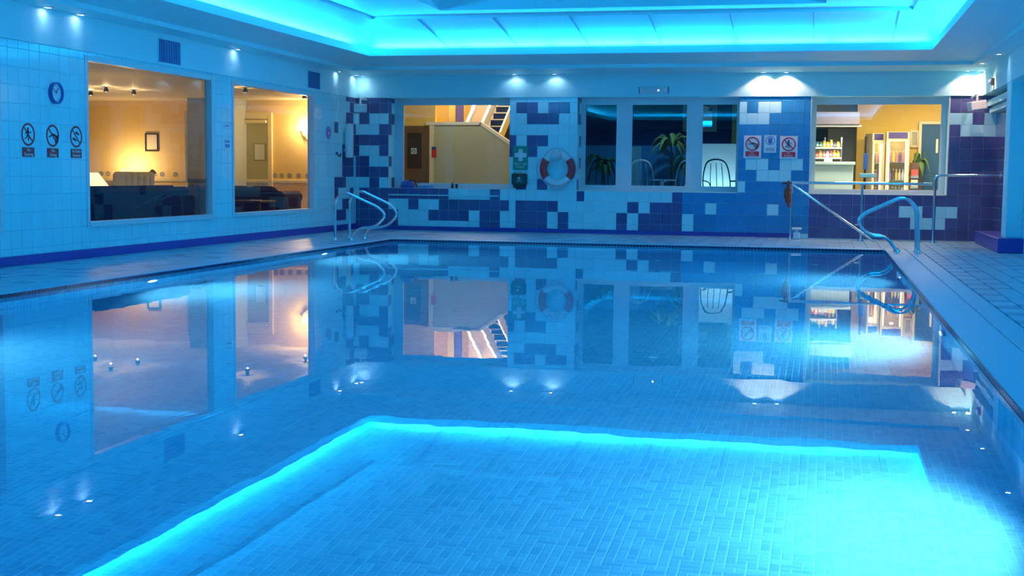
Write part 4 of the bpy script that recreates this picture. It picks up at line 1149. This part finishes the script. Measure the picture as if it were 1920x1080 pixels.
# ---- stair hall behind the first window
YS = 29.8
sh_ = empty('wall_stair_hall', (0, 0, 0), kind='structure')
MB().box(-9.6, YS, -0.1, -5.5, YS+0.15, 4.2).build('far_wall', M['yellow'], sh_)
MB().box(-9.6, YF+0.15, -0.1, -9.5, YS, 4.2).build('side_wall', M['yellow'], sh_)
MB().box(-5.6, YI, -0.1, -5.5, YS, 4.2).build('side_wall', M['yellow'], sh_)
MB().box(-9.6, YI, 4.2, -5.5, YS+0.1, 4.3).build('ceiling_stair_hall', M['cream'], kind='structure')
MB().box(-9.6, YI, -0.12, -5.5, YS+0.1, 0.0).build('floor_stair_hall', M['floor_in'], kind='structure')
MB().box(-9.55, YI, HB, -5.6, YI+0.05, 4.2).build('wall_over_window', M['yellow'], sh_)
YBAL = 26.2
q = lambda px, py, Y=YBAL: onY(px, py, Y)
# screen wall with sloping top
prof = [q(808, 360), q(958, 360), q(958, 272), q(901, 233), q(808, 233)]
prof[0].z = prof[1].z = 0.0
def prism(pts, y0, y1):
    m = MB(); n = len(pts)
    m.poly([(p.x, y0, p.z) for p in pts]); m.poly([(p.x, y1, p.z) for p in pts][::-1])
    for i in range(n):
        a, b = pts[i], pts[(i+1) % n]; m.quad((a.x, y0, a.z), (a.x, y1, a.z), (b.x, y1, b.z), (b.x, y0, b.z))
    return m
bal = prism(prof, YBAL, YBAL+0.12).build('wall_balustrade', M['olive'], kind='structure')
m = MB(); pts = [q(800, 231.5), q(901.5, 231.5), q(960, 271.5)]
for a, b in ((pts[0], pts[1]), (pts[1], pts[2])):
    d = (b-a); L = d.length; d.normalize(); n_ = Vector((-d.z, 0, d.x))
    m.obox((a+b)/2+Vector((0, 0.06, 0)), d*(L/2+0.01), (0, 0.10, 0), n_*0.03)
m.build('capping_rail', M['plastic_w'], bal)
# brown door beside it
a, b = q(752, 236), q(805, 360)
hd = empty('door_2', (a.x, YBAL, 0), kind='structure')
wd = b.x-a.x
MB().rbox(0, 0, 0, wd, 0.05, a.z, 0.004).build('leaf', M['wood_brown'], hd)
MB().rbox(wd*0.22, -0.006, a.z*0.58, wd*0.72, 0.0, a.z*0.93, 0.004).build('glazed_panel', M['plastic_d'], hd)
MB().rbox(wd*0.15, -0.006, 0.25, wd*0.75, 0.0, a.z*0.50, 0.004).build('lower_panel', M['wood_brown'], hd)
MB().rbox(wd, -0.03, 0, wd+0.09, 0.06, 2.15, 0.006).build('jamb', M['cream'], hd)
MB().box(-2.0, 0.01, a.z, wd+0.12, 0.10, 4.2).build('over_panel', M['yellow'], hd)
MB().box(-2.0, 0.01, 0, -0.01, 0.10, a.z).build('side_panel', M['yellow'], hd)
c = q(776, 283, YBAL-0.01)
t = empty('door_sign', (c.x, YBAL-0.006, c.z), 0, 'square blue and white safety sign on the brown door', 'sign')
MB().rbox(-0.06, -0.006, -0.06, 0.06, 0, 0.06, 0.001).build('plate', M['paleblue'], t); m = MB(); annulus(m, 0.022, 0.042, -0.0085, -0.006); m.build('emblem', M['sign_b'], t)
c = q(812, 286, YBAL-0.03)
t = empty('fire_alarm', (c.x+0.02, YBAL, c.z), 0, 'small red and blue fire call point on the post by the stairs', 'alarm')
MB().rbox(-0.045, -0.05, -0.10, 0.045, 0, 0.06, 0.006).build('box', M['red'], t); MB().rbox(-0.05, -0.045, 0.06, 0.04, 0, 0.12, 0.006).build('sounder', M['plastic_blue'], t)
# upper hall: lit wall panel, purple door, stairs
Y2 = 27.4
m = MB(); a, b = onY(817, 195, Y2), onY(842, 240, Y2); m.box(a.x, Y2, 0, b.x, Y2+0.5, 4.2); m.build('wall_nib', M['yellow'], kind='structure')
a, b = onY(846, 190, 28.6), onY(868, 240, 28.6)
dd = empty('door_3', (a.x, 28.6, 0), kind='structure'); MB().rbox(0, 0, 0, b.x-a.x, 0.06, 3.4, 0.006).build('leaf', M['purple'], dd); MB().rbox((b.x-a.x)*0.3, -0.03, 1.6, (b.x-a.x)*0.38, 0, 3.1, 0.004).build('handle', M['steel_p'], dd)
st = empty('staircase', (0, 0, 0), 0, 'staircase with dark blue carpeted steps and white strings behind the first window', 'staircase')
xs0, xs1 = onY(904, 250, 27.0).x, onY(936, 250, 27.0).x
z = onY(920, 262, 27.0).z
for k in range(12):
    y = 27.0+k*0.24
    MB().box(xs0, y, z-1.2, xs1, y+0.26, z+k*0.155).build('step', M['carpet'], st)
    MB().box(xs0, y-0.012, z+k*0.155-0.022, xs1, y+0.012, z+k*0.155+0.002).build('nosing', M['cream'], st)
y1, z1 = 27.0+12*0.24, z+12*0.155
m = MB(); m.obox(((xs0-0.05), (26.9+y1)/2, (z+z1)/2+0.05), (0.03, 0, 0), (0, (y1-26.9)/2, (z1-z)/2), (0, -0.06, 0.10)); m.build('string', M['plastic_w'], st)
m = MB(); m.obox(((xs1+0.05), (26.9+y1)/2, (z+z1)/2+0.05), (0.02, 0, 0), (0, (y1-26.9)/2, (z1-z)/2), (0, -0.06, 0.10)); m.build('string', M['plastic_w'], st)
m = MB(); m.obox((xs0-0.45, 28.3, z+0.9), (0.035, 0, 0), (0, 1.2, 0.8), (0, -0.03, 0.05)); m.build('handrail', M['plastic_w'], st)
MB().box(xs0-0.75, 28.8, 0, xs0-0.06, 28.9, 4.2).build('wall_pink', mat('pink_beige_paint', (0.78, 0.55, 0.40), 0.7, var=0.05), kind='structure')
area_light('hall_ceiling_light', (-7.8, 27.6, 4.1), (0, 0, -1), 2.4, 1.2, 170.0, (1.0, 0.90, 0.62))
t = empty('hall_ceiling_fitting', (-7.8, 27.6, 4.2), 0, 'flat ceiling light fitting of the stair hall', 'ceiling light'); MB().rbox(-0.6, -0.3, -0.06, 0.6, 0.3, 0, 0.01).build('housing', M['plastic_w'], t)
t = empty('added_hall_lamp', (-7.2, 25.2, 4.2), 0, 'added pendant lamp above the window head, brightening the stair hall', 'lamp')  # unseen lamp added to lighten the front of the stair hall
MB().tube([(0, 0, 0), (0, 0, -1.2)], 0.008, 6).build('cord', M['plastic_d'], t); MB().cone(0.16, -1.36, 0.05, -1.18).build('lamp_shade', M['steel_p'], t)
l = point_light('hall_fill', (0, 0, -1.34), 24.0, (0.95, 1.0, 0.82), 0.03); l.parent = t

# ---- middle room behind the three panes
YM = 27.5
mr = empty('wall_middle_room', (0, 0, 0), kind='structure')
MB().box(-5.5, YM, -0.1, -0.8, YM+0.1, 2.8).build('far_wall', M['navy_wall'], mr)
zp = onY(1240, 273, YM-0.05).z
MB().box(-5.5, YM-0.05, 0, -0.85, YM, zp).build('wainscot', M['blue_panel'], mr)
MB().box(-0.85, YI, -0.1, -0.75, YM+0.8, 2.9).build('side_wall', M['navy_wall'], mr)
MB().box(-5.5, YI, 2.75, -0.8, YM+0.1, 2.85).build('ceiling_middle_room', M['navy_wall'], kind='structure')
MB().box(-5.5, YI, -0.12, -0.8, YM+0.1, 0.0).build('floor_middle_room', M['floor_in'], kind='structure')
MB().box(onY(1184, 290, YM-0.07).x, YM-0.09, 0, onY(1202, 290, YM-0.07).x, YM-0.05, zp-0.02).build('panel_upright', M['paleblue'], mr)
def framed(px0, px1, py0, py1, Y, name, label, fm, im, e=0.10, cat='picture'):
    a, b = onY(px0, py0, Y), onY(px1, py1, Y); hw, hh = (b.x-a.x)/2, (a.z-b.z)/2
    t = empty(name, ((a.x+b.x)/2, Y, (a.z+b.z)/2), 0, label, cat)
    m = MB(); m.rbox(-hw, -0.04, -hh, -hw+e, 0, hh, 0.008); m.rbox(hw-e, -0.04, -hh, hw, 0, hh, 0.008); m.rbox(-hw+e, -0.04, hh-e, hw-e, 0, hh, 0.008); m.rbox(-hw+e, -0.04, -hh, hw-e, 0, -hh+e, 0.008)
    m.build('frame', M[fm], t); MB().box(-hw+e, -0.012, -hh+e, hw-e, 0, hh-e).build('print', M[im], t)
framed(1281, 1344, 193, 247, YM-0.06, 'wall_mirror', 'pale gilt framed mirror on the navy wall behind the middle window', 'gold', 'mirror', 0.10, 'mirror')
a = onY(1374, 190, YM-0.3); MB().box(a.x, YM-0.4, 0.9, a.x+0.12, YM-0.3, 2.75).build('yellow_lit_frame', M['yellow'], kind='structure')  # door frame edge; the yellow light on it is put into its colour
spot_light('mirror_lamp', (-2.35, YM-0.9, 2.56), (0.0, 0.6, -0.55), 9.0, (1.0, 0.8, 0.5), 95, 0.6, 0.02)
t = empty('picture_lamp', (-2.35, YM-0.9, 2.75), 0, 'small pendant lamp in front of the gilt mirror', 'lamp'); MB().tube([(0, 0, 0), (0, 0, -0.2)], 0.008, 6).build('cord', M['plastic_d'], t); MB().cone(0.07, -0.26, 0.02, -0.12).build('lamp_shade', M['steel_p'], t)
# pale board close behind the third pane
a, b = onY(1312, 269, 25.4), onY(1392, 360, 25.4)
t = empty('room_divider', ((a.x+b.x)/2, 25.4, 0), 0, 'pale blue low room divider behind the right hand pane', 'screen')
hw = (b.x-a.x)/2
MB().rbox(-hw, 0, 0.06, hw, 0.05, a.z, 0.006).build('panel', M['paleblue'], t)
for s in (-1, 1): MB().rbox(s*hw-0.03, -0.02, 0, s*hw+0.03, 0.07, a.z+0.01, 0.006).build('upright', M['plastic_w'], t)
t = empty('added_uplight', ((a.x+b.x)/2, 25.0, 0.12), 0, 'small added floor uplight brightening the pale room divider', 'lamp')  # unseen lamp added to brighten the divider panel
MB().lathe([(0.07, 0.0), (0.07, 0.12), (0.055, 0.14), (0.05, 0.06), (0.0, 0.06)], n=16).build('housing', M['plastic_d'], t, True)
l = spot_light('divider_fill_beam', (0, 0, 0.15), (0, 0.42, 0.9), 110.0, (0.45, 0.88, 1.0), 125, 0.8, 0.03); l.parent = t
# bent wire chairs
def wire_chair(loc, rz, mt, label):
    t = empty('wire_chair', loc, rz, label, 'chair', 'bent wire chairs in the middle room'); t.scale = (1.0, 1.0, 1.36)
    wm = M[mt]
    MB().tube(spline([(-0.22, 0.20, 0.44), (-0.26, 0.26, 0.66), (-0.16, 0.30, 0.92), (0.16, 0.30, 0.92), (0.26, 0.26, 0.66), (0.22, 0.20, 0.44)], 5), 0.012, 6).build('back_hoop', wm, t, True)
    m = MB()
    for x in (-0.1, 0.0, 0.1): m.tube(spline([(x, 0.2, 0.44), (x*1.2, 0.25, 0.66), (x, 0.30, 0.90)], 4), 0.007, 5)
    m.build('back_wires', wm, t, True)
    m = MB(); m.lathe([(0.20, 0.43), (0.235, 0.44), (0.235, 0.46), (0.0, 0.47)], n=18); m.build('seat', wm, t, True)
    for sx in (-1, 1):
        MB().tube(spline([(sx*0.26, 0.26, 0.66), (sx*0.30, 0.05, 0.66), (sx*0.27, -0.16, 0.62), (sx*0.22, -0.18, 0.45)], 4), 0.011, 6).build('arm', wm, t, True)
        for sy in (-1, 1): MB().tube(spline([(sx*0.17, sy*0.16, 0.44), (sx*0.20, sy*0.20, 0.2), (sx*0.25, sy*0.26, 0.0)], 4), 0.012, 6).build('leg', wm, t, True)
for px, Y, rz, mt, lab in ((1212, 25.55, 0.5, 'wire_w', 'white bent wire chair at the left of the middle pane'), (1274, 25.6, -0.5, 'wire_w', 'white bent wire chair at the right of the middle pane'),
                           (1352, 24.52, 2.9, 'wire_d', 'dark bent wire chair behind the right hand pane'), (1130, 25.2, 0.2, 'wire_d', 'dark bent wire chair behind the left hand pane')):
    p = onY(px, 320, Y); wire_chair((p.x, Y, 0.12), rz, mt, lab)
MB().box(-5.4, 24.2, 0, -0.9, 26.5, 0.12).build('floor_dais', M['floor_in'], kind='structure')
p = onY(1243, 320, 25.15)
t = empty('bistro_table', (p.x, 24.80, 0.12), 0, 'round glass bistro table between the white wire chairs', 'table')
MB().lathe([(0.0, 0.90), (0.27, 0.90), (0.27, 0.915), (0.0, 0.915)], n=24).build('top', M['paleblue'], t); MB().lathe([(0.2, 0), (0.2, 0.02), (0.025, 0.05), (0.025, 0.90)], n=14).build('pedestal', M['steel_p'], t, True)
# palms
def palm(loc, h, nf, spread, lm, label):
    t = empty('potted_palm', loc, 0, label, 'plant')
    MB().lathe([(0.0, 0), (0.13, 0), (0.18, 0.30), (0.16, 0.30), (0.0, 0.27)], n=16).build('pot', M['terracotta'], t, True)
    MB().tube([(0, 0, 0.25), (0.02, 0, h*0.5), (0, 0, h*0.72)], [0.03, 0.022, 0.018], 8).build('trunk', M['wood_brown'], t, True)
    rp_ = random.Random(int(h*1000))
    for k in range(nf):
        a = 2*PI*k/nf+rp_.uniform(-.2, .2); up = rp_.uniform(0.12, 0.45); L = spread*rp_.uniform(.7, 1.1)
        m = MB(); prev = None
        d = Vector((math.cos(a), math.sin(a), 0)); s_ = Vector((-d.y, d.x, 0))
        for i in range(9):
            u = i/8; c = d*(L*u)+Vector((0, 0, h*0.70+up*math.sin(u*2.2)-0.35*u*u)); w_ = 0.055*math.sin(PI*(0.08+0.92*u))+0.004
            cur = (c-s_*w_-Vector((0, 0, w_*.5)), c, c+s_*w_-Vector((0, 0, w_*.5)))
            if prev: m.quad(prev[0], prev[1], cur[1], cur[0]); m.quad(prev[1], prev[2], cur[2], cur[1])
            prev = cur
        m.build('frond', M[lm], t, True)
p = onY(1268, 260, 27.0); palm((p.x-0.1, 26.95, 0), 2.45, 13, 0.48, 'leaf_lit', 'tall yellow-lit palm in front of the gilt mirror')
p = onY(1266, 300, 26.3); palm((p.x+0.25, 26.2, 0.12), 1.55, 14, 0.30, 'leaf', 'lower dark green palm behind the white wire chairs')
p = onY(1133, 300, 26.3); palm((p.x, 26.2, 0.12), 1.6, 14, 0.42, 'leaf', 'dark green palm behind the left hand pane')
spot_light('middle_room_fill', (-3.2, 26.0, 2.58), (0, 0.25, -1), 30.0, (0.08, 0.50, 1.0), 150, 0.5, 0.03)  # unseen fill lamp added for this room; the shade hides its bulb
t = empty('added_pendant', (-3.2, 26.0, 2.75), 0, 'added dim pendant lamp brightening the middle room', 'lamp'); MB().tube([(0, 0, 0), (0, 0, -0.12)], 0.008, 6).build('cord', M['plastic_d'], t); MB().cone(0.11, -0.22, 0.02, -0.10).build('lamp_shade', M['steel_p'], t)

# ---- reception behind the right hand window
YP, YQ = 27.6, 28.3
rc = empty('wall_reception', (0, 0, 0), kind='structure')
xe = onY(1606, 270, YP).x
MB().box(xe, YP, -0.1, 3.6, YP+0.8, 3.0).build('near_wall', M['yellow'], rc)
MB().box(-0.8, YQ, -0.1, xe, YQ+0.1, 3.0).build('far_wall', M['olive'], rc)
MB().box(3.5, YI, -0.1, 3.6, YP, 3.0).build('side_wall', M['yellow'], rc)
MB().box(-0.8, YI, 2.80, 3.6, YQ+0.1, 2.9).build('ceiling_reception', M['cream'], kind='structure')
MB().box(-0.8, YI, -0.12, 3.6, YQ+0.1, 0.0).build('floor_reception', M['floor_in'], kind='structure')
MB().box(XR, YI-0.5, -0.1, 3.6, YI, 3.0).build('wall_reception_return', M['yellow'], kind='structure')
# soffit over the counter
a = onY(1527, 236, 26.3); MB().box(-0.75, 25.9, a.z+0.02, xe, YQ, a.z+0.25).build('counter_canopy', mat('shaded_lilac', (0.26, 0.23, 0.34), 0.6, var=0.03), kind='structure')  # canopy lilac is darkened, its shade put into the colour
# blue door and its vision slot
a, b = onY(1729, 233, YP-0.06), onY(1775, 360, YP-0.06)
dr = empty('door_4', (a.x, YP-0.06, 0), kind='structure')
wd = b.x-a.x
MB().rbox(0, 0, 0, wd, 0.05, a.z, 0.004).build('leaf', M['door_blue'], dr)
c = onY(1757, 274, YP-0.07); MB().rbox(c.x-a.x-0.025, -0.03, c.z-0.14, c.x-a.x+0.02, 0.0, c.z+0.14, 0.006).build('handle', M['plastic_w'], dr)
MB().rbox(-0.06, -0.02, 0, 0.0, 0.05, a.z+0.06, 0.004).build('jamb', M['cream'], dr); MB().rbox(0, -0.02, a.z, wd, 0.05, a.z+0.06, 0.004).build('head', M['cream'], dr)
# reception counter
a, b = onY(1520, 303, 25.7), onY(1599, 350, 25.7)
ct = empty('reception_counter', ((a.x+b.x)/2, 25.7, 0), 0, 'white reception counter behind the right hand window', 'counter')
hw = (b.x-a.x)/2
MB().rbox(-hw, 0, 0, hw, 0.5, a.z-0.06, 0.01).build('front_panel', M['paleblue'], ct)
MB().rbox(-hw-0.02, -0.08, a.z-0.06, hw+0.03, 0.6, a.z, 0.01).build('worktop', M['paleblue'], ct)
MB().box(-hw+0.02, -0.012, a.z*0.45, hw-0.02, 0, a.z*0.47).build('shadow_groove', M['grille'], ct)
c = onY(1553, 301, 25.65)
t = empty('price_card', (c.x, 25.64, a.z), 0, 'white price card standing at the front edge of the reception counter', 'card'); MB().obox((0, 0, 0.03), (0.075, 0, 0), (0, 0.004, 0.0), (0.0, 0.02, 0.045)).build('card', M['sign_w'], t); MB().box(-0.03, 0.0, 0.0, 0.03, 0.05, 0.01).build('stand', M['plastic_d'], t)
ZCT = a.z
fl_ = empty('added_shelf_light', (0.35, 25.98, onY(1560, 237, 26.0).z+0.02), 0, 'slim added light under the canopy brightening the sweet rack', 'strip light')  # unseen light added because the canopy leaves the rack dark
MB().rbox(-0.5, -0.03, -0.03, 0.35, 0.03, 0, 0.006).build('housing', M['plastic_w'], fl_)
l = area_light('shelf_light', (0, 0, -0.04), (0, 0.35, -1), 0.8, 0.05, 9.0, (1.0, 0.92, 0.8)); l.parent = fl_
# sweets rack with two shelves
rk = empty('sweet_rack', ((a.x+b.x)/2-0.12, 26.35, 0), 0, 'two-tier rack of bagged sweets behind the reception counter', 'rack')
zs = (onY(1560, 295, 26.3).z, onY(1560, 276, 26.3).z)
for z_ in zs: MB().rbox(-hw+0.0, -0.02, z_-0.03, hw-0.1, 0.28, z_, 0.004).build('shelf', M['sign_w'], rk)
for x in (-hw+0.0, -0.02, hw-0.1): MB().box(x-0.015, 0.26, 0, x+0.015, 0.29, zs[1]+0.2).build('upright', M['steel_p'], rk)
MB().rbox(-hw, 0.2, 0.0, hw, 0.5, ZCT-0.1, 0.01).build('base_unit', M['paleblue'], rk)
cols = [mat('sweet_bag_%d' % i, c_, 0.35, var=0.25, vscale=25) for i, c_ in enumerate(((0.75, 0.25, 0.35), (0.85, 0.60, 0.10), (0.12, 0.12, 0.30), (0.85, 0.85, 0.85), (0.70, 0.12, 0.10), (0.45, 0.25, 0.55), (0.10, 0.35, 0.35)))]
cname = ['pink', 'yellow', 'dark blue', 'white', 'red', 'purple', 'teal']
rs = random.Random(5)
for si, z_ in enumerate(zs):
    for k in range(9):
        x = rk.location.x-hw+0.08+k*(2*hw-0.2)/9+0.02; ci = rs.randrange(7); h = rs.uniform(0.10, 0.15)
        t = empty('sweet_bag', (x, 26.46, z_), rs.uniform(-.3, .3), '%s sweet bag on the %s shelf of the reception rack, %s from left' % (cname[ci], ('lower', 'upper')[si], ['first', 'second', 'third', 'fourth', 'fifth', 'sixth', 'seventh', 'eighth', 'ninth'][k]), 'sweet bag', 'bagged sweets on the reception rack')
        m = MB(); pr = []
        for (zz, rx, ry) in ((0.0, .030, .022), (h*.3, .042, .03), (h*.65, .036, .024), (h*.85, .018, .008), (h, .034, .010)):
            pr.append([(rx*math.cos(2*PI*i/10), ry*math.sin(2*PI*i/10), zz) for i in range(10)])
        n0 = 0
        for r_ in pr: m.v += r_
        for i in range(len(pr)-1):
            for j in range(10): m.f.append((i*10+j, i*10+(j+1) % 10, (i+1)*10+(j+1) % 10, (i+1)*10+j))
        m.f.append(tuple(range(10))[::-1]); m.f.append(tuple(40+j for j in range(10)))
        m.build('bag', cols[ci], t, True); MB().box(-0.02, -0.03, h*.25, 0.02, -0.026, h*.5).build('label_sticker', M['sign_w'], t)
framed(1518, 1552, 238, 266, YQ-0.02, 'menu_board', 'dark teal menu board above the sweet rack', 'wood_d', 'teal', 0.03, 'board')
# pole with card tray beside the counter
c = onY(1607, 320, 25.9)
t = empty('card_stand', (c.x+0.14, 25.75, 0), 0, 'dark pole with a blue tray at the end of the reception counter', 'stand')
zt3 = onY(1607, 256, 25.9).z
MB().tube([(0, 0, 0), (0, 0, zt3)], 0.022, 10).build('pole', M['plastic_d'], t, True); MB().rbox(-0.035, -0.03, onY(1607, 318, 25.9).z, 0.045, 0.03, onY(1607, 288, 25.9).z, 0.01).build('sleeve', M['plastic_blue'], t)
zz = onY(1607, 328, 25.9).z
MB().rbox(-0.10, -0.12, zz-0.05, 0.20, 0.05, zz+0.03, 0.01).build('tray', M['blue_panel'], t); MB().lathe([(0.15, 0), (0.15, 0.02), (0.03, 0.04)], n=16).build('foot', M['plastic_d'], t, True)
# glass fronted drinks coolers
def cooler(px0, px1, py0, Y, rz, label, shelves):
    a, b = onY(px0, py0, Y), onY(px1, py0, Y); w_ = b.x-a.x; h = a.z; dp = 0.5
    t = empty('drinks_cooler', ((a.x+b.x)/2, Y, 0), rz, label, 'cooler', 'glass fronted drinks coolers')
    m = MB(); e = 0.035
    m.box(-w_/2, 0, 0.0, -w_/2+e, dp, h); m.box(w_/2-e, 0, 0, w_/2, dp, h); m.box(-w_/2+e, 0, 0, w_/2-e, dp, 0.12); m.box(-w_/2+e, 0, h-0.14, w_/2-e, dp, h); m.box(-w_/2+e, dp-0.03, 0.12, w_/2-e, dp, h-0.14)
    m.build('cabinet', M['gold'], t)
    MB().box(-w_/2+e, 0.005, h-0.13, w_/2-e, -0.01, h-0.01).build('header_sign', M['purple'], t)
    for s in (-1, 1): MB().tube([(s*(w_/2-e-0.02), 0.08, 0.2), (s*(w_/2-e-0.02), 0.08, h-0.2)], 0.014, 8).build('strip_light', M['cool_in'], t)
    for k in range(shelves):
        z_ = 0.35+k*(h-0.6)/shelves
        MB().box(-w_/2+e, 0.1, z_, w_/2-e, dp-0.04, z_+0.015).build('shelf', M['steel_p'], t)
    d = MB(); d.box(-w_/2, -0.03, 0.14, -w_/2+0.04, 0, h-0.15); d.box(w_/2-0.04, -0.03, 0.14, w_/2, 0, h-0.15); d.box(-w_/2+0.04, -0.03, 0.14, w_/2-0.04, 0, 0.18); d.box(-w_/2+0.04, -0.03, h-0.19, w_/2-0.04, 0, h-0.15)
    do = d.build('door', M['cream'], t); MB().box(-w_/2+0.04, -0.018, 0.18, w_/2-0.04, -0.012, h-0.19).build('door_glass', M['glass'], do)
    l = point_light('cooler_light', (0, 0.12, h-0.25), 2.2, (1.0, 0.9, 0.5), 0.04); l.parent = t
    return t, w_, h, shelves
for args in ((1636, 1660, 250, 26.9, 0.25, 'narrow glass fronted drinks cooler, left one of two', 4), (1663, 1706, 247, 26.7, 0.0, 'wide glass fronted drinks cooler with white posts, right one of two', 4)):
    t, w_, h, ns_ = cooler(*args)
    bi = 0
    for k in range(1, ns_):
        z_ = 0.35+k*(h-0.6)/ns_+0.016
        nb = 3 if w_ < 0.3 else 5
        for j in range(nb):
            x = -w_/2+0.06+(j+0.5)*(w_-0.12)/nb
            v = Matrix.Rotation(args[4], 3, 'Z') @ Vector((x, 0.24, z_))
            ci = rs.randrange(7)
            o = empty('drink_bottle', t.location+v, 0, '%s drink bottle in the %s cooler, shelf %s from below, place %s' % (cname[ci], 'narrow' if w_ < 0.3 else 'wide', ['one', 'two', 'three'][k-1], ['one', 'two', 'three', 'four', 'five'][j]), 'bottle', 'bottles in the drinks coolers')
            MB().lathe([(0.0, 0), (0.026, 0), (0.028, 0.12), (0.011, 0.17), (0.011, 0.20)], n=10).build('body', cols[ci], o, True); MB().lathe([(0.013, 0.195), (0.013, 0.215), (0, 0.215)], n=8).build('cap', M['sign_w'], o)
framed(1706, 1723, 244, 277, YP-0.01, 'framed_print', 'pale framed print beside the wide drinks cooler', 'cream', 'art', 0.05)
# leaflet rack
a, b = onY(1707, 305, 26.9), onY(1722, 352, 26.9)
t = empty('leaflet_rack', ((a.x+b.x)/2, 26.9, 0), 0, 'narrow leaflet rack between the wide cooler and the blue door', 'rack')
hw = (b.x-a.x)/2
MB().rbox(-hw, 0.0, 0, hw, 0.12, a.z, 0.006).build('back_panel', M['wood_brown'], t)
for k in range(5):
    z_ = 0.3+k*(a.z-0.4)/5
    MB().box(-hw+0.01, -0.05, z_, hw-0.01, 0.0, z_+0.05).build('pocket', M['steel_p'], t); MB().box(-hw+0.02, -0.03, z_+0.02, hw-0.02, -0.015, z_+0.17).build('leaflet', cols[k % 7], t)
p = onY(1713, 300, 27.2); palm((p.x+0.12, 27.3, 0), 1.95, 9, 0.22, 'leaf', 'small dark green palm beside the wide drinks cooler')
for x, y in ((0.7, 24.9), (2.3, 25.7)):
    area_light('reception_panel_light', (x, y, 2.78), (0, 0, -1), 0.9, 0.5, 84.0, (1.0, 0.87, 0.56))
    t = empty('ceiling_panel', (x, y, 2.80), 0, 'flat ceiling light panel of the reception, %s one' % ('left' if x < 2 else 'right'), 'ceiling light', 'reception ceiling panels'); MB().rbox(-0.5, -0.3, -0.015, 0.5, 0.3, 0, 0.005).build('frame', M['plastic_w'], t)
